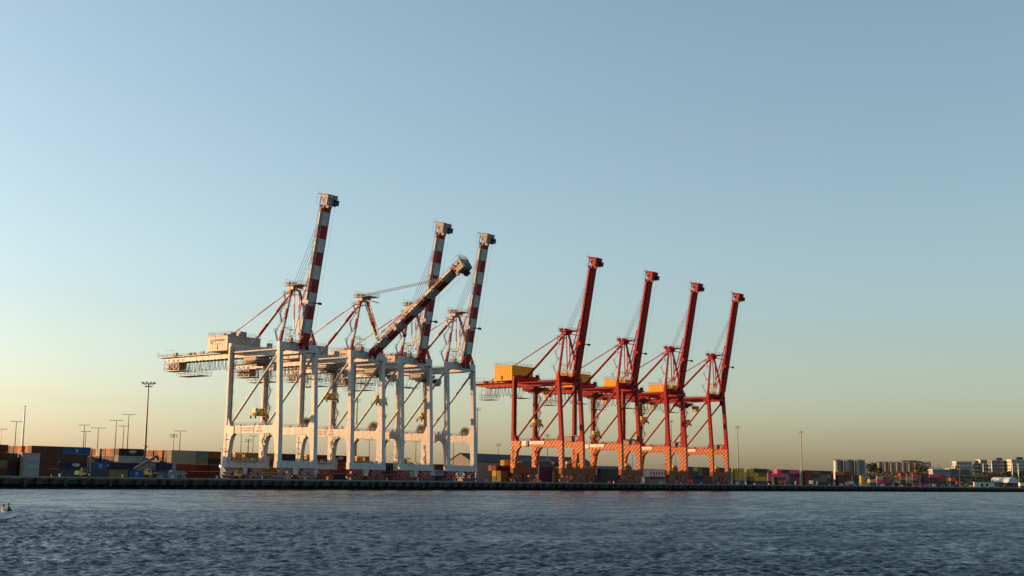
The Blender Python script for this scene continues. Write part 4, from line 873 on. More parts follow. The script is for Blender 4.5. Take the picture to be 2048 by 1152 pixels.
# ------------------------------------------------------------------ yard vehicles
b = MB(); b.tube((0, -0.2, 0), (0, 0.2, 0), 0.55, n=14, mi=0); b.tube((0, -0.22, 0), (0, 0.22, 0), 0.26, n=10, mi=1); TYRE = b.mesh('wheel', [DARK, GALV])
b = MB(); b.tube((0, -0.35, 0), (0, 0.35, 0), 0.85, n=16, mi=0); b.tube((0, -0.37, 0), (0, 0.37, 0), 0.4, n=10, mi=1); BIGT = b.mesh('wheel', [DARK, GALV])
def tractor(x, y, label, tl, rz=math.pi, load=True):
    """yellow terminal tractor; local +x is forward"""
    r = empty('terminal_tractor', (x, y, 0), rz)
    b = MB(); b.box(-2.6, 2.6, -0.55, 0.55, 0.6, 1.05); b.box(-2.4, -0.6, -1.2, 1.2, 1.05, 1.3); b.build('chassis', DARK, r)
    b = MB(); b.prism([(0.5, 1.0), (2.4, 1.0), (2.45, 1.9), (2.2, 3.1), (0.6, 3.1)], 'y', -1.15, 0.55); b.box(0.7, 2.6, 0.55, 1.2, 1.0, 1.8); b.build('cab', YELLOW, r)
    b = MB(); b.box(0.8, 2.1, -1.18, -1.14, 1.9, 2.9); b.box(0.8, 2.1, 0.54, 0.59, 1.95, 2.9); b.box(2.3, 2.36, -1.0, 0.4, 1.95, 2.8); b.box(0.55, 0.6, -1.0, 0.4, 1.9, 2.9); b.build('window', GLASS, r)
    for xx in (1.7, -1.5):
        for yy in (-1.0, 1.0): inst('wheel', TYRE, r, (xx, yy, 0.55))
    tag(r, label, 'tractor', 'yellow yard tractors')
    t = empty('container_trailer', (x, y, 0), rz)
    b = MB(); b.box(-14.4, -1.4, -0.5, -0.2, 1.32, 1.62); b.box(-14.4, -1.4, 0.2, 0.5, 1.32, 1.62)
    for xx in np.arange(-14.4, -1, 2.2): b.box(xx-0.1, xx+0.1, -1.2, 1.2, 1.35, 1.6)
    b.box(-2.0, -1.4, -1.22, 1.22, 1.3, 2.1); b.box(-14.6, -14.2, -1.22, 1.22, 1.3, 2.0); b.build('frame', mat('trailer_grey', (0.16, 0.155, 0.14), .6, rust=.4), t)
    for xx in (-12.4, -13.6):
        for yy in (-1.0, 1.0): inst('wheel', TYRE, t, (xx, yy, 0.55))
    tag(t, tl, 'trailer', 'flat trailers behind the yard tractors'); return r
tractor(-29.5, 12.0, 'yellow yard tractor at left by the quay edge, right of the blue container', 'empty flat trailer behind the left yellow tractor')
tractor(14.4, 16.0, 'yellow yard tractor just left of the leftmost white crane', 'empty flat trailer beside the leftmost white crane')
def forklift(x, y):
    r = empty('container_forklift', (x, y, 0), 0)
    b = MB(); b.box(-2.8, 1.4, -1.2, 1.2, 0.7, 1.5); b.prism([(-3.1, 0.7), (-1.6, 0.7), (-1.6, 1.9), (-2.7, 2.1), (-3.1, 1.7)], 'y', -1.25, 1.25); b.build('body', mat('lime_yellow_paint', (0.42, 0.43, 0.06), .5, streak=.3), r)
    b = MB(); b.box(-1.4, 0.4, -0.8, 0.8, 1.5, 1.7, 0); b.box(-1.5, 0.5, -0.85, 0.85, 3.2, 3.35, 0)
    for xx in (-1.4, 0.4):
        for yy in (-0.78, 0.78): b.tube((xx, yy, 1.6), (xx, yy, 3.25), 0.06, n=5, mi=0)
    b.box(-1.3, 0.3, -0.72, 0.72, 1.75, 3.15, 1); b.build('cab', [DARK, GLASS], r)
    b = MB()
    for yy in (-0.7, 0.7): b.box(1.5, 1.8, yy-0.15, yy+0.15, 0.3, 7.2); b.box(1.8, 2.0, yy-0.12, yy+0.12, 1.0, 6.8)
    for z in (1.0, 4.0, 7.0): b.box(1.5, 1.8, -0.85, 0.85, z, z+0.2)
    b.box(2.0, 2.25, -1.4, 1.4, 5.0, 5.9); b.build('mast', RUSTY, r)
    for xx, yy in ((0.9, -1.2), (0.9, 1.2)): inst('wheel', BIGT, r, (xx, yy, 0.85))
    for xx, yy in ((-2.2, -1.0), (-2.2, 1.0)): inst('wheel', TYRE, r, (xx, yy, 0.55))
    tag(r, 'lime yellow container forklift near the quay edge at far left', 'forklift')
    container(x+2.4, y-1.2, 2.5, 0, 'blue', 'blue star-marked short container held up by the lime yellow forklift', GA, False, 'star')
forklift(-53.0, 18.0)
def reach_stacker(x, y):
    r = empty('reach_stacker', (x, y, 0), 0)
    b = MB(); b.box(-4.2, 4.0, -1.4, 1.4, 0.8, 1.9); b.prism([(-4.6, 0.8), (-2.2, 0.8), (-2.2, 2.6), (-4.2, 2.8), (-4.6, 2.2)], 'y', -1.5, 1.5); b.box(2.6, 4.4, -1.8, 1.8, 0.8, 1.5); b.build('chassis', mat('dark_machine_paint', (0.07, 0.06, 0.055), .6, rust=.3), r)
    b = MB(); b.box(-1.2, 0.6, -0.8, 0.8, 1.9, 3.9, 0); b.box(-1.1, 0.5, -0.84, 0.84, 2.6, 3.7, 1); b.box(0.58, 0.63, -0.7, 0.7, 2.4, 3.7, 1); b.build('cab', [OCHRE, GLASS], r)
    b = MB(); b.beam((-3.6, 0, 2.8), (3.2, 0, 6.4), 0.9, 1.0); b.beam((3.0, 0, 6.3), (6.6, 0, 8.2), 0.65, 0.75); b.tube((1.2, -0.6, 1.8), (2.2, -0.6, 5.6), 0.16); b.tube((1.2, 0.6, 1.8), (2.2, 0.6, 5.6), 0.16); b.build('boom', MATS['dark_machine_paint'], r)
    b = MB(); b.box(6.2, 7.0, -0.6, 0.6, 6.3, 8.3); b.box(6.0, 7.2, -3.0, 3.0, 5.9, 6.4); b.box(5.4, 7.8, -3.1, -2.8, 5.6, 6.2); b.box(5.4, 7.8, 2.8, 3.1, 5.6, 6.2); b.build('spreader_head', DARK, r)
    for xx, rr in ((3.2, 1.6), (-3.2, 1.3)):
        for yy in (-rr, rr): inst('wheel', BIGT, r, (xx, yy, 0.85))
    tag(r, 'dark container lifting truck with raised boom in front of the left stacks', 'lifting truck')
reach_stacker(-19.0, 33.0)
# work light burning by the second yard tractor
r = empty('work_light', (15.6, 30.5, 0))
b = MB(); b.tube((0, 0, 0), (0, 0, 4.6), 0.08, n=6); b.box(-0.5, 0.5, -0.5, 0.5, 0, 0.5); b.build('post', DARK, r)
b = MB(); b.box(-0.3, 0.3, -0.2, 0.2, 4.5, 5.1); b.build('lamp_housing', DARK, r)
b = MB(); b.box(-0.24, 0.24, -0.25, -0.2, 4.56, 5.04); b.build('lamp_glass', glow('lit_lamp', (1.0, 0.93, 0.78), 14), r)
tag(r, 'small bright burning work light left of the leftmost white crane', 'work light')
def vehicle(kind, x, y, col, label, rz=0):
    m = mat('car_'+col.replace(' ', '_'), {'white': (.72, .72, .70), 'silver': (.42, .43, .44), 'dark': (.05, .05, .055), 'red': (.35, .04, .03)}[col], .35)
    r = empty('parked_'+kind, (x, y, 0), rz)
    if kind == 'van': prof = [(-2.5, 0.4), (2.5, 0.4), (2.5, 1.1), (1.9, 1.3), (1.3, 2.15), (-2.5, 2.2)]; win = [(1.28, 2.0), (1.85, 1.35), (0.3, 1.35), (0.3, 2.0)]
    elif kind == 'truck': prof = [(1.6, 0.6), (3.6, 0.6), (3.6, 1.5), (3.3, 2.6), (1.6, 2.6)]; win = [(3.28, 2.45), (3.55, 1.6), (2.2, 1.6), (2.2, 2.45)]
    else: prof = [(-2.2, 0.4), (2.2, 0.4), (2.25, 0.85), (1.1, 0.98), (0.5, 1.5), (-1.1, 1.52), (-1.8, 1.0), (-2.2, 0.95)]; win = [(0.46, 1.44), (0.95, 1.0), (-1.6, 1.0), (-1.05, 1.45)]
    b = MB(); b.prism(prof, 'y', -0.88, 0.88); b.build('body', m, r)
    b = MB(); b.prism(win, 'y', -0.91, 0.91); b.build('window', GLASS, r)
    if kind == 'truck':
        b = MB(); b.box(-3.6, 1.5, -1.15, 1.15, 1.1, 3.4); b.build('cargo_box', m, r); b = MB(); b.box(-3.6, 3.4, -0.5, 0.5, 0.6, 1.1); b.build('chassis', DARK, r)
    for xx in ((-2.4, 2.6) if kind == 'truck' else (-1.4, 1.4)):
        for yy in (-0.82, 0.82): o = inst('wheel', TYRE, r, (xx, yy, 0.36)); o.scale = (0.65, 0.65, 0.65)
    return tag(r, label, kind, 'vehicles parked on the right part of the quay')
vehicle('truck', 528, 22, 'white', 'white box truck in front of the pink containers right of the red cranes', 0.3)
vehicle('truck', 596, 24, 'silver', 'silver box truck below the lone mast at right', 2.8)
vehicle('van', 612, 22, 'white', 'white van parked in front of the grey-blue container at right', 0.2)
vehicle('car', 560, 14, 'silver', 'silver car on the quay below the magenta containers', 0.1)
vehicle('car', 640, 16, 'white', 'white car on the quay below the orange container', 0)
vehicle('van', 752, 18, 'white', 'white van in front of the cream containers far right', 0)
vehicle('truck', 472, 16, 'red', 'red truck next to the first white sign board', 3.0)
vehicle('car', 700, 15, 'dark', 'dark car on the quay right of the yellow container stack', 0.1)
vehicle('car', 905, 40, 'white', 'white car on the open quay right of the last containers', 0.3)
vehicle('van', 935, 44, 'silver', 'silver van on the open quay toward the right edge', 0.1)
for x, l in ((455.0, 'left white square sign board on the quay edge under the red cranes'), (487.0, 'right white square sign board on the quay edge past the red cranes')):
    r = empty('sign_board', (x, -1.5, 0)); b = MB()
    for xx in (-0.7, 0.7): b.tube((xx, 0.1, 0), (xx, 0.1, 2.3), 0.06, n=6)
    b.build('post', GALV, r); b = MB(); b.box(-1.1, 1.1, -0.04, 0.04, 0.5, 2.7); b.build('panel', MATS['white_sign'], r)
    b = MB(); b.box(-0.4, 0.4, -0.07, -0.045, 1.2, 2.0); b.build('dark_mark', BLACKPRINT, r); tag(r, l, 'sign', 'white sign boards on the quay edge')
# low white utility structure between the third and fourth red crane
r = empty('site_cabin', (352, 44, 0)); b = MB(); b.box(0, 20, 0, 4, 4.2, 8.4); b.build('upper_wall', mat('cabin_cream', (0.62, 0.58, 0.50), .6), r)
b = MB(); b.box(-0.5, 20.5, -0.6, 4.6, 8.4, 8.7); b.build('roof', GALV, r); b = MB(); b.box(0.5, 19.5, 0.2, 3.8, 0, 3.9); b.build('lower_wall', mat('cabin_grey', (0.2, 0.21, 0.21), .6), r)
b = MB(); b.box(-4, 22, -1.8, 0, 3.9, 4.2); b.rail([(-4, -1.8, 4.2), (22, -1.8, 4.2)], r=.06); b.build('walkway', PALEGREY, r)
wme_ = MB().box(0, 1.6, -0.08, 0, 0, 1.5).mesh('window', GLASS)
for k in range(6): inst('window', wme_, r, (1.2+k*3.1, -0.004, 5.6))
tag(r, 'two-storey cream site cabin with walkway behind the second and third red cranes', 'cabin')

# gear on the apron: lashing bins, cones, pallets
b = MB(); b.box(-1.1, 1.1, -0.75, 0.75, 0.12, 0.2)
for xx in (-1.05, 1.05):
    for yy in (-0.7, 0.7): b.box(xx-0.06, xx+0.06, yy-0.06, yy+0.06, 0, 1.5)
for z in (0.5, 0.95, 1.4): b.box(-1.1, 1.1, -0.76, -0.72, z, z+0.09); b.box(-1.1, 1.1, 0.72, 0.76, z, z+0.09); b.box(-1.12, -1.08, -0.72, 0.72, z, z+0.09); b.box(1.08, 1.12, -0.72, 0.72, z, z+0.09)
b.box(-0.9, 0.6, -0.5, 0.5, 0.2, 0.95); BIN = b.mesh('lashing_bin', YELLOW)
b = MB(); b.lathe([(0.28, 0.05), (0.06, 0.85)], n=10); b.box(-0.32, 0.32, -0.32, 0.32, 0, 0.05); CONE = b.mesh('traffic_cone', mat('cone_orange', (0.6, 0.12, 0.02), .6))
for i in range(14):
    x = -90+i*70+random.uniform(-12, 12); o = inst('lashing_bin', BIN, None, (x, random.uniform(4, 24), 0), random.uniform(-.4, .4), mt=random.choice([YELLOW, GREY, RUSTY, BROWNOR]))
    tag(o, 'one of the small steel gear bins standing about on the quay apron', 'bin', 'gear bins on the quay apron')
for i in range(12):
    o = inst('traffic_cone', CONE, None, (-80+i*80+random.uniform(-10, 10), random.uniform(-1, 6), 0)); tag(o, 'one of the small orange traffic cones on the quay apron', 'cone', 'traffic cones on the quay apron')
# ------------------------------------------------------------------ far terrain
def sst(a, b, v): t = min(1, max(0, (v-a)/(b-a))); return t*t*(3-2*t)
def hill_z(x, y):
    return 15.0*sst(1020, 1300, x+0.4*y)*sst(55, 190, y) + 6*sst(1500, 2400, x)*sst(100, 400, y) + 1.2*math.sin(x*0.021)*math.sin(y*0.03)*sst(1050, 1200, x)*sst(60, 120, y)
V = []; Fc = []; xs_ = np.linspace(960, 3200, 75); ys_ = np.linspace(48, 1100, 60)
for y in ys_:
    for x in xs_: V.append((x, y, hill_z(x, y)+0.02))
for j in range(len(ys_)-1):
    for i in range(len(xs_)-1): a = j*len(xs_)+i; Fc.append((a, a+1, a+1+len(xs_), a+len(xs_)))
h = MB(); h.add(V, Fc); h.build('hill', mat('dark_scrub_ground', (0.035, 0.045, 0.022), .95, scale=0.05, var=.5), smooth=True, kind='structure')
# scrub on the bank: small leaf faces, one uncountable mass
rng = random.Random(5); s = MB()
for k in range(2600):
    x = rng.uniform(1010, 1500); y = rng.uniform(60, 260); z = hill_z(x, y); r_ = rng.uniform(.6, 1.9)
    for q in range(5):
        c = Vector((x+rng.gauss(0, r_), y+rng.gauss(0, r_), z+abs(rng.gauss(.8, .8)))); a = rng.uniform(0, 6.28); e = rng.uniform(-.9, .9); w_ = rng.uniform(.3, .75)
        u = Vector((math.cos(a), math.sin(a), 0))*w_; v = Vector((-math.sin(a)*math.sin(e), math.cos(a)*math.sin(e), math.cos(e)))*w_
        s.add([c-u-v, c+u-v, c+u+v, c-u+v], [(0,1,2,3)])
s.build('bank_scrub', mat('scrub_leaves', (0.045, 0.06, 0.022), .8, var=.4, scale=.15), kind='stuff')
tag(bpy.data.objects['bank_scrub'], 'dark green scrub covering the bank at right', 'scrub')
# ------------------------------------------------------------------ trees
LEAF = {'green': mat('dark_leaves', (0.05, 0.065, 0.025), .75, var=.5, scale=.3), 'rust': mat('brown_leaves', (0.17, 0.085, 0.03), .75, var=.4, scale=.3), 'olive': mat('olive_leaves', (0.075, 0.08, 0.04), .75, var=.4, scale=.3)}
BARK = mat('bark', (0.10, 0.08, 0.06), .9)
def tree(x, y, hgt, rad, kind, label, z=None, seed=0):
    rg = random.Random(seed); z = hill_z(x, y) if z is None else z
    r = empty('tree', (x, y, z)); b = MB(); b.tube((0, 0, -0.3), (0.2, 0, hgt*0.45), 0.05*rad+0.1, 0.1, n=8); tips = []
    for k in range(6):
        a = rg.uniform(0, 6.28); p = Vector((math.cos(a)*rad*.6, math.sin(a)*rad*.6, hgt*rg.uniform(.5, .85))); b.tube((0.1, 0, hgt*rg.uniform(.25, .42)), p, 0.13, 0.04, n=5); tips.append(p)
    b.build('trunk', BARK, r); c = MB()
    for k in range(16): tips.append(Vector((rg.gauss(0, rad*.42), rg.gauss(0, rad*.42), hgt*rg.uniform(.42, .97))))
    for p in tips:
        cr = rad*rg.uniform(.2, .42)
        for k in range(30):
            d = Vector((rg.gauss(0, 1), rg.gauss(0, 1), rg.gauss(0, .75))).normalized()*cr*rg.uniform(.55, 1.05); q = p+d; a = rg.uniform(0, 6.28); e = rg.uniform(-1.2, 1.2); w_ = rg.uniform(.22, .5)*(1+rad*.05)
            u = Vector((math.cos(a), math.sin(a), 0))*w_; v = Vector((-math.sin(a)*math.sin(e), math.cos(a)*math.sin(e), math.cos(e)))*w_
            c.add([q-u-v, q+u-v*.6, q+u*.8+v, q-u+v], [(0,1,2,3)])
    c.build('crown', LEAF[kind], r); tag(r, label, 'tree', 'trees far behind the terminal')
def at(px, py, D):           # a far position picked along a line of sight
    d = F_ + R2*((px-1024)/FPX) + U2*((576-py)/FPX); return CAM + d*D
for i, (px, D, hg, rd, kd, lb) in enumerate([
    (1747, 1500, 13, 9, 'green', 'dark tree just left of the slim silo row'), (1752, 1560, 15, 9, 'green', 'taller dark tree touching the slim silo row'), (1738, 1480, 14, 7, 'olive', 'low olive tree between the two silo groups'),
    (1838, 1800, 24, 9, 'green', 'dark tree behind the right end of the slim silo row'), (1847, 1760, 22, 9, 'green', 'bushy dark tree at the right end of the slim silo row'), (1868, 1800, 19, 10, 'green', 'broad dark tree left of the white stepped apartments'), (1880, 1820, 20, 10, 'green', 'dark tree centred between silos and apartments'), (1892, 1790, 15, 9, 'olive', 'small olive tree left of the white stepped apartments'),
    (1971, 1640, 12, 5, 'rust', 'brown tree in front of the grey apartment block'), (1981, 1600, 13, 6, 'rust', 'larger rust brown tree below the glass office'), (1995, 1640, 11, 6, 'rust', 'low brown tree right below the glass office'), (2012, 1650, 14, 7, 'green', 'green tree below the right end of the glass office'), (2030, 1620, 15, 8, 'green', 'dark tree between the two white poles at right'), (2045, 1640, 17, 8, 'green', 'dark tree at the right edge of the picture'),
    (1301, 900, 9, 4, 'olive', 'tiny far tree seen left inside the third red crane'), (1314, 940, 10, 4, 'olive', 'tiny far tree seen right inside the third red crane'), (1431, 1000, 12, 4, 'olive', 'tiny far tree seen inside the rightmost red crane'), (1512, 1000, 12, 4, 'olive', 'tiny far tree above the yellow containers'), (1535, 960, 11, 4, 'green', 'small tree in the notch between container stacks at right')]):
    P = at(px, 955, D); tree(P.x, P.y, hg-(hill_z(P.x, P.y) if D > 1550 else 0)*.6, rd, kd, lb, seed=40+i, z=None)
# ------------------------------------------------------------------ silos
def silo_group(x0, y0, n, r_, hgt, dx, dy, labels, grp, mt, z0=0, roofbox=True):
    for i in range(n):
        r = empty('silo', (x0+dx*i, y0+dy*i, z0)); b = MB(); b.lathe([(r_, 0), (r_, hgt)], n=28)
        for z in np.arange(2.4, hgt, 2.4): b.lathe([(r_+0.05, z-0.08), (r_+0.05, z+0.08)], n=28)
        b.build('wall', mt, r, smooth=True); b = MB(); b.lathe([(r_+0.1, hgt), (r_*0.3, hgt+r_*0.18), (0.3, hgt+r_*0.2)], n=28); b.build('roof', mt, r, smooth=True)
        b = MB(); b.lathe([(r_+0.12, hgt-0.35), (r_+0.12, hgt+0.02)], n=28); b.rail([(r_*math.cos(t), r_*math.sin(t), hgt+0.1) for t in np.linspace(0, 6.283, 13)], r=.06); b.build('roof_rim', MATS['silo_rim'], r)
        tag(r, labels[i], 'silo', grp)
mat('silo_rim', (0.07, 0.05, 0.045), .6)
P = at(1677, 950, 1430); Q = P + Vector((.36, -.93, 0))*23.6
silo_group(P.x, P.y, 3, 5.6, 27.6, (Q.x-P.x)/2, (Q.y-P.y)/2, ['left and sunlit one of the three broad metal silos', 'middle one of the three broad metal silos', 'right one of the three broad metal silos'], 'broad metal silos at right', mat('silo_metal', (0.13, 0.13, 0.135), .5, .3))
P = at(1760, 950, 1820); Q = P + Vector((.30, -.95, 0))*66.0; sl = ['%s of the slim silos from the left' % n_ for n_ in NUM[:9]]
silo_group(P.x, P.y, 9, 3.9, 33.2, (Q.x-P.x)/8, (Q.y-P.y)/8, sl, 'slim concrete silos at right', mat('silo_concrete', (0.22, 0.19, 0.165), .8, streak=.4, spec=.2))
P = at(1828, 950, 1815); r = empty('elevator_tower', (P.x, P.y, 0)); b = MB(); b.box(-3, 3, -3, 3, 0, 36); b.build('wall', mat('tower_dark', (0.10, 0.095, 0.09), .7), r); b = MB(); b.box(-3.4, 3.4, -3.4, 3.4, 36, 36.6); b.build('roof', MATS['silo_rim'], r)
b = MB(); b.box(-40, 30, -1.4, 1.4, 34.2, 36.0); b.build('gallery', MATS['tower_dark'], r); tag(r, 'dark elevator tower rising among the slim silos', 'tower')
P = at(1727, 942, 1440); r = empty('control_hut', (P.x, P.y, 0)); b = MB(); b.box(-2.5, 2.5, -2.5, 2.5, 0, 17); b.build('shaft', PALEGREY, r); b = MB(); b.box(-3.5, 3.5, -3, 3, 17, 20); b.build('cabin', mat('bright_white_paint', (.5, .49, .46), .6), r); b = MB(); b.box(-4, 4, -3.5, 3.5, 20, 20.5); b.build('roof', DARK, r); tag(r, 'small white control hut on a shaft right of the broad silos', 'hut')
# ------------------------------------------------------------------ far buildings
WINM = MB().box(-1.1, 1.1, -0.1, 0.0, 0, 1.7).mesh('window', GLASS)
BALC = MB().box(-2.2, 2.2, -1.2, 0, 0, 0.2).box(-2.2, 2.2, -1.2, -1.1, 0.2, 1.1).mesh('balcony', MATS['bright_white_paint'])
def building(px0, px1, D, ztop, floors, wall, label, steps=0, glassy=False, balc=False, rot=0.0, name='apartment_block', zb=8.0, roofbits=True):
    A = at(px0, 950, D); B = at(px1, 950, D); d = (B-A); d.z = 0; L = d.length; ang = math.atan2(d.y, d.x)+rot
    r = empty(name, (A.x, A.y, 0), ang); fh = (ztop-zb)/floors; dp = 18.0     # local +x along the front, front faces local -y
    b = MB()
    for f in range(floors):
        ins = steps*max(0, f-floors+3)*2.2; b.box(ins, L-ins*.4, ins*.4, dp, zb+f*fh-(zb if f == 0 else 0), zb+(f+1)*fh-0.35, 0); b.box(ins-0.5, L-ins*.4+0.5, ins*.4-0.5, dp+0.4, zb+(f+1)*fh-0.35, zb+(f+1)*fh, 1)
    b.build('wall', [wall, MATS['bright_white_paint'] if not glassy else GALV], r)
    n = max(4, int(L/3.4))
    for f in range(floors):
        ins = steps*max(0, f-floors+3)*2.2
        for i in range(n):
            x = ins+1.8+(L-ins*1.4-3.6)*i/(n-1); o = inst('window', WINM, r, (x, ins*.4-0.002, zb+f*fh+0.7)); o.scale = (1.25 if glassy else 1.0, 1, min(1.25, (fh-1.2)/1.7))
            if balc and i % 2: inst('balcony', BALC, r, (x, ins*.4-0.01, zb+f*fh+0.05))
        for k in range(4):
            o = inst('window', WINM, r, (ins-0.002, ins*.4+2.5+k*4.0, zb+f*fh+0.7), rz=-math.pi/2); o.scale = (.9, 1, min(1.2, (fh-1.2)/1.7))
    if roofbits:
        b = MB(); b.box(L*.35, L*.7, 5, 12, ztop, ztop+2.4); b.prism([(L*.3, ztop+2.4), (L*.75, ztop+2.4), (L*.6, ztop+3.6), (L*.42, ztop+3.6)], 'y', 4, 13); b.tube((L*.28, 6, ztop), (L*.28, 6, ztop+3), .3); b.build('roof_plant', MATS['tower_dark'], r)
    tag(r, label, 'building', 'buildings on the rise at far right'); return r
CREAM = mat('cream_render', (0.42, 0.37, 0.29), .7); GREYW = mat('grey_render', (0.12, 0.125, 0.12), .7); TEALG = mat('office_glass', (0.10, 0.13, 0.13), .25, spec=.6)
zt = lambda py, D: at(1960, py, D).z
building(1908, 1949, 1760, zt(923, 1760), 5, CREAM, 'cream stepped apartment block with white roofs and balconies on the rise', steps=1, balc=True, roofbits=False)
building(1900, 1940, 1500, zt(938, 1500), 2, mat('dark_low_wall', (0.09, 0.10, 0.085), .7), 'low dark building with tall white windows below the cream apartments', name='low_building', zb=6, roofbits=False)
building(1947, 1966, 1800, zt(926, 1800), 5, GREYW, 'grey apartment block right of the cream stepped one', balc=True)
building(1962, 1986, 1840, zt(919, 1840), 6, mat('grey_beige_render', (0.33, 0.31, 0.27), .7), 'grey block with bright white top storey behind the glass office', steps=0, roofbits=False)
building(1985, 2019, 1780, zt(920, 1780), 6, TEALG, 'dark teal glass office with curved roof plant', glassy=True, name='office_block')
building(2024, 2062, 1760, zt(918, 1760), 6, CREAM, 'cream balconied apartment block at the right edge of the picture', balc=True)
# long low shed behind the last containers, barrel-roofed shed, small things at the right end
P = at(1866, 952, 1350); Q = at(1902, 952, 1350); d = Q-P; r = empty('transit_shed', (P.x, P.y, 0), math.atan2(d.y, d.x)); L = d.length
b = MB(); b.box(0, L, 0, 14, 0, 17.5); b.build('wall', mat('shed_teal_grey', (0.16, 0.18, 0.18), .6), r); b = MB(); b.box(-0.6, L+0.6, -0.8, 14.6, 17.5, 18.3); b.build('roof', PALEGREY, r); tag(r, 'long low grey transit shed behind the last pink containers', 'shed')
P = at(1984, 958, 1480); Q = at(2017, 959, 1440); d = Q-P; L = d.length; r = empty('barrel_shed', (P.x, P.y, hill_z(P.x, P.y)-1), math.atan2(d.y, d.x))
pr = [(5.5*math.cos(t)+5.5, 5.2*math.sin(t)+1.2) for t in np.linspace(0, math.pi, 13)]
b = MB(); b.prism([(11, 0), *pr, (0, 0)], 'x', 0, L); b.build('barrel_roof', mat('pale_blue_sheet', (0.36, 0.42, 0.48), .4, .3), r, smooth=True); b = MB(); b.prism([(11.2, 0), *[(p[0]*1.02-.1, p[1]+.1) for p in pr], (-.2, 0)], 'x', -4.0, -0.05); b.build('white_end_bay', mat('dull_white_sheet', (.5, .5, .48), .6), r)
tag(r, 'pale blue barrel-roofed shed with white end on the green bank', 'shed')
P = at(1953, 972, 1150); r = empty('gatehouse', (P.x, P.y, 0), -.55); b = MB(); b.box(0, 20, 0, 4, 0.6, 4.6); b.build('wall', MATS['bright_white_paint'], r)
b = MB(); b.box(-.4, 20.4, -.4, 4.4, 4.6, 4.9); b.build('roof', PALEGREY, r)
for x in (5, 10.5): b = MB(); b.box(x, x+2.6, -.06, -.002, .8, 3.4); b.build('door_opening', DARK, r)
tag(r, 'long low white portable building at the foot of the green bank', 'building')
for px, py, D, l in ((2024, 925, 1500, 'left white pole in front of the apartments at right edge'), (2036, 927, 1500, 'right white pole in front of the apartments at right edge'), (1983, 921, 1650, 'white pole in front of the left side of the glass office'), (1919, 937, 1200, 'thin grey pole behind the last blue container'), (1966, 927, 1700, 'white pole in front of the grey apartment block'), (1877, 928, 1700, 'thin pale pole between silos and apartments')):
    P = at(px, py, D); lamp_pole(P.x, P.y, P.z, l, 'mast', 'poles at the far right', WHITEPOLE if 'white' in l else POLE, r=0.42 if 'white' in l else 0.22)
P = at(1858, 928, 1600); r = empty('billboard', (P.x, P.y, 0), -.95); b = MB(); b.tube((0, 0, 0), (0, 0, P.z+3), .35, n=8); b.build('mast', POLE, r); b = MB(); b.box(1.5, 15, -.3, .3, P.z-9, P.z-4); b.build('panel', mat('pale_yellow_board', (.75, .72, .5), .5), r); tag(r, 'pale yellow board on a dark mast above the pink containers', 'board')
P = at(2040, 962, 1350); r = empty('yellow_kiosk', (P.x, P.y, hill_z(P.x, P.y)), -.9); b = MB(); b.box(0, 9, 0, 4, 0, 2.2); b.build('base', MATS['tower_dark'], r); b = MB(); b.box(-.2, 9.2, -.3, 4.3, 2.2, 5.2); b.build('panel_band', MATS['pale_yellow_board'], r); tag(r, 'low kiosk with pale yellow band near the right edge', 'kiosk')
# far distant sheds seen through the crane portals
for i, (px0, px1, D, h_, c_, l) in enumerate(((1040, 1102, 720, 11.2, (0.10, 0.12, 0.125), 'long dark grey shed behind the leftmost red crane'), (1196, 1236, 760, 8.0, (0.06, 0.07, 0.06), 'low dark shed behind the second red crane'), (1010, 1033, 760, 9.0, (0.12, 0.11, 0.10), 'small dark shed right of the warehouse'))):
    A = at(px0, 955, D); B = at(px1, 955, D); d = B-A; d.z = 0; r = empty('storage_shed', (A.x, A.y, 0), math.atan2(d.y, d.x)); L = d.length
    b = MB(); b.box(0, L, 0, 16, 0, h_); b.build('wall', mat('storage_wall_%d' % i, c_, .7), r); b = MB(); b.prism([(-.6, h_), (16.6, h_), (8, h_+2)], 'x', -.5, L+.5); b.build('roof', MATS['warehouse_roof'], r); tag(r, l, 'shed', 'storage sheds far behind the red cranes')
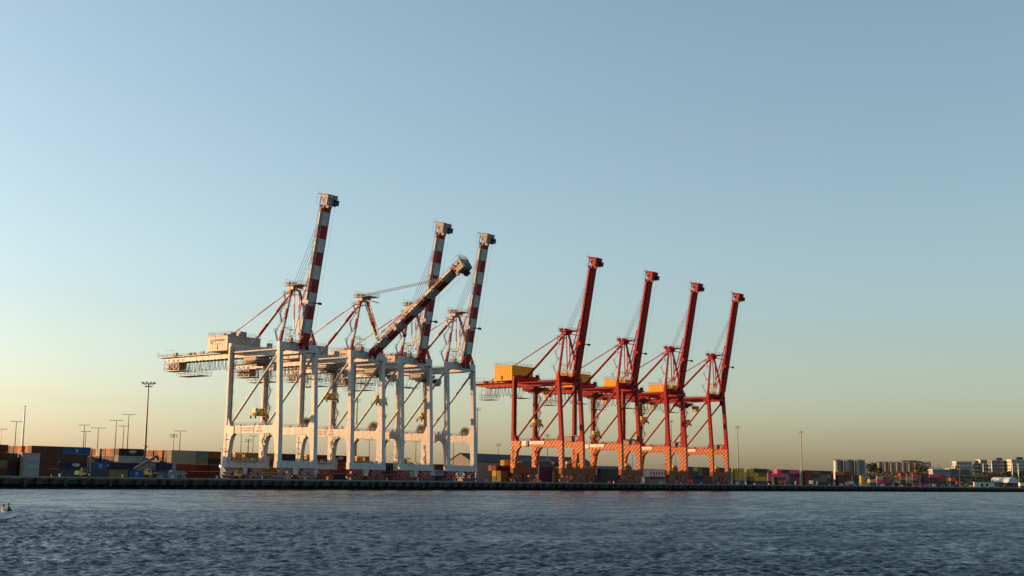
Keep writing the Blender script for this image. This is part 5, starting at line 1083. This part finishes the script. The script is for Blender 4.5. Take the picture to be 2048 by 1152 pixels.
# ------------------------------------------------------------------ small boat with two people
def boat():
    P = CAM + (F_+R2*((51-1024)/FPX)+U2*((576-1043)/FPX))*118; hd = math.atan2(-math.cos(YAW)+.10, math.sin(YAW)+.10)
    L = 4.9; ox, oy = P.x-math.cos(hd)*L, P.y-math.sin(hd)*L
    r = empty('motor_boat', (ox, oy, WZ+0.02), hd); r.rotation_euler[1] = -0.07
    st_ = []
    for i in range(13):
        t = i/12; x = t*L; hb = 0.92*(1-max(0, (t-.30)/.70)**2.0)+0.02; gz = 0.50+0.34*t**2; kz = -0.25+1.05*max(0, (t-.62)/.38)**1.7; ch = hb*(0.86-.25*t)
        st_.append([(x, -hb, gz), (x-.5*t**4, -ch, gz*.25+kz*.35), (x-.95*t**4, 0, kz), (x-.5*t**4, ch, gz*.25+kz*.35), (x, hb, gz), (x, hb-.1 if hb > .12 else 0, gz-.02), (x, (hb-.12) if hb > .14 else 0, min(gz-.04, max(.12, kz+.12))), (x, -(hb-.12) if hb > .14 else 0, min(gz-.04, max(.12, kz+.12))), (x, -hb+.1 if hb > .12 else 0, gz-.02)])
    b = MB(); v = [q for s_ in st_ for q in s_]; f = []
    for i in range(12):
        for k in range(9): f.append((i*9+k, i*9+(k+1) % 9, (i+1)*9+(k+1) % 9, (i+1)*9+k))
    f += [tuple(range(8, -1, -1)), tuple(12*9+k for k in range(9))]
    b.add(v, f); b.build('hull', mat('pale_blue_gelcoat', (0.82, 0.86, 0.88), .4), r, smooth=True)
    b = MB()
    for i in range(12):
        for s_ in (0, 4): b.tube(st_[i][s_], st_[i+1][s_], .045, n=6)
    b.build('gunwale_rail', mat('white_gelcoat', (.74, .75, .75), .3), r)
    for x in (1.5, 2.75): b = MB(); b.box(x, x+.4, -.78, .78, .38, .46); b.build('thwart', MATS['white_gelcoat'], r)
    b = MB(); b.prism([(3.45, .55), (4.55, .84), (4.55, .80), (3.45, .42)], 'y', -.4, .4); b.build('foredeck', MATS['white_gelcoat'], r)
    b = MB(); b.box(-.35, .05, -.22, .22, .3, 1.0); b.box(-.3, -.1, -.08, .08, -.5, .3); b.build('outboard_motor', DARK, r)
    tag(r, 'small pale blue open motor boat heading right at the left edge', 'boat'); return r
bt = boat(); bpy.context.view_layer.update()
def person(loc, rz, top, leg, label, hair, lean=0.12):
    """seated figure, one skinned surface; colours follow the clothing by height"""
    J = {'pelvis': (0, 0, .12, .15), 'waist': (lean*.3, 0, .30, .14), 'chest': (lean, 0, .52, .165), 'neckb': (lean*1.2, 0, .66, .085), 'neck': (lean*1.3, 0, .72, .058), 'head': (lean*1.5, 0, .82, .09), 'crown': (lean*1.5, 0, .92, .085)}
    for s, n_ in ((1, 'l'), (-1, 'r')):
        J['sh'+n_] = (lean*1.05, .19*s, .60, .075); J['el'+n_] = (lean+.14, .25*s, .36, .055); J['wr'+n_] = (lean+.34, .16*s, .24, .042); J['ha'+n_] = (lean+.42, .13*s, .22, .036)
        J['hip'+n_] = (.04, .10*s, .09, .10); J['kn'+n_] = (.44, .13*s, .13, .075); J['an'+n_] = (.50, .13*s, -.28, .05); J['to'+n_] = (.66, .14*s, -.32, .04)
    E_ = [('pelvis', 'waist'), ('waist', 'chest'), ('chest', 'neckb'), ('neckb', 'neck'), ('neck', 'head'), ('head', 'crown')]
    for n_ in 'lr': E_ += [('chest', 'sh'+n_), ('sh'+n_, 'el'+n_), ('el'+n_, 'wr'+n_), ('wr'+n_, 'ha'+n_), ('pelvis', 'hip'+n_), ('hip'+n_, 'kn'+n_), ('kn'+n_, 'an'+n_), ('an'+n_, 'to'+n_)]
    ks = list(J); fing = []
    me = bpy.data.meshes.new('person'); vs = [J[k][:3] for k in ks]; rad = [J[k][3] for k in ks]; ed = [(ks.index(a), ks.index(c)) for a, c in E_]
    for s, n_ in ((1, 'l'), (-1, 'r')):
        hx_ = J['ha'+n_]
        for q, (dy, ln) in enumerate(((-.027, .07), (-.009, .08), (.009, .075), (.027, .06))):
            i0 = len(vs); vs.append((hx_[0]+.05, hx_[1]+dy, hx_[2]-.005)); vs.append((hx_[0]+.05+ln*.6, hx_[1]+dy, hx_[2]-.03)); rad += [.0095, .008]; ed += [(ks.index('ha'+n_), i0), (i0, i0+1)]
        i0 = len(vs); vs.append((hx_[0]+.01, hx_[1]-.045*s, hx_[2]-.01)); vs.append((hx_[0]+.05, hx_[1]-.06*s, hx_[2]-.025)); rad += [.011, .009]; ed += [(ks.index('wr'+n_), i0), (i0, i0+1)]
    me.from_pydata(vs, ed, []); o = bpy.data.objects.new('person', me); COL.objects.link(o); o.location = loc; o.rotation_euler[2] = rz
    md = o.modifiers.new('skin', 'SKIN'); md.use_smooth_shade = True
    for i, rr in enumerate(rad): me.skin_vertices[0].data[i].radius = (rr, rr)
    me.skin_vertices[0].data[0].use_root = True
    o.modifiers.new('sub', 'SUBSURF').levels = 1; o.modifiers['sub'].render_levels = 2
    m = bpy.data.materials.new('clothed_figure'); m.use_nodes = True; n = m.node_tree.nodes; l = m.node_tree.links; tc = n.new('ShaderNodeTexCoord'); sp = n.new('ShaderNodeSeparateXYZ'); l.new(tc.outputs['Object'], sp.inputs[0])
    cr = n.new('ShaderNodeValToRGB'); cr.color_ramp.interpolation = 'CONSTANT'; mr = n.new('ShaderNodeMapRange'); mr.inputs[1].default_value = -.4; mr.inputs[2].default_value = 1.0; l.new(sp.outputs[2], mr.inputs[0]); l.new(mr.outputs[0], cr.inputs[0])
    e = cr.color_ramp.elements; e[0].color = (*leg, 1); e[1].position = .44; e[1].color = (*top, 1); e.new(.80).color = (0.32, 0.17, 0.11, 1)
    l.new(cr.outputs[0], n['Principled BSDF'].inputs['Base Color']); n['Principled BSDF'].inputs['Roughness'].default_value = .8; me.materials.append(m)
    b = MB(); hx_, hz_ = lean*1.5, .885
    for k in range(5):
        z0_, z1_ = k*.03, (k+1)*.03
    b.lathe([(.098, -.02), (.106, .03), (.098, .075), (.06, .108), (.01, .12)], (hx_-.015, 0, hz_), n=14); b.build('hair', hair, o, smooth=True)
    f = MB(); f.lathe([(.001, -.016), (.014, -.008), (.016, .004), (.004, .02)], (hx_+.092, 0, .85), n=8); f.build('nose', mat('skin', (.34, .18, .12), .6), o)
    tag(o, label, 'person', 'people in the small boat'); return o
hairm = mat('dark_hair', (.015, .012, .012), .8)
M = bt.matrix_world
p1 = M @ Vector((3.42, .05, .48)); p2 = M @ Vector((2.85, -.1, .44))
person(p1, bt.rotation_euler[2], (.012, .012, .014), (.02, .018, .018), 'person in dark clothes seated at the bow of the small boat', mat('dark_cap', (.012, .012, .014), .8), -.05)
person(p2, bt.rotation_euler[2], (.55, .5, .36), (.08, .05, .06), 'person in pale top seated at the very left edge in the boat', hairm, .05)
b = MB(); b.lathe([(.16, 0), (.2, .12), (.19, .34), (.1, .42)], n=12); bag = b.build('kit_bag', mat('olive_canvas', (.24, .22, .12), .8), loc=M @ Vector((3.12, -.1, .47)), smooth=True)
bs = MB(); bs.beam((-.02, -.12, .40), (-.02, .12, .40), .05, .04); bs.build('handle', DARK, bag); tag(bag, 'olive canvas bag between the two people in the boat', 'bag')
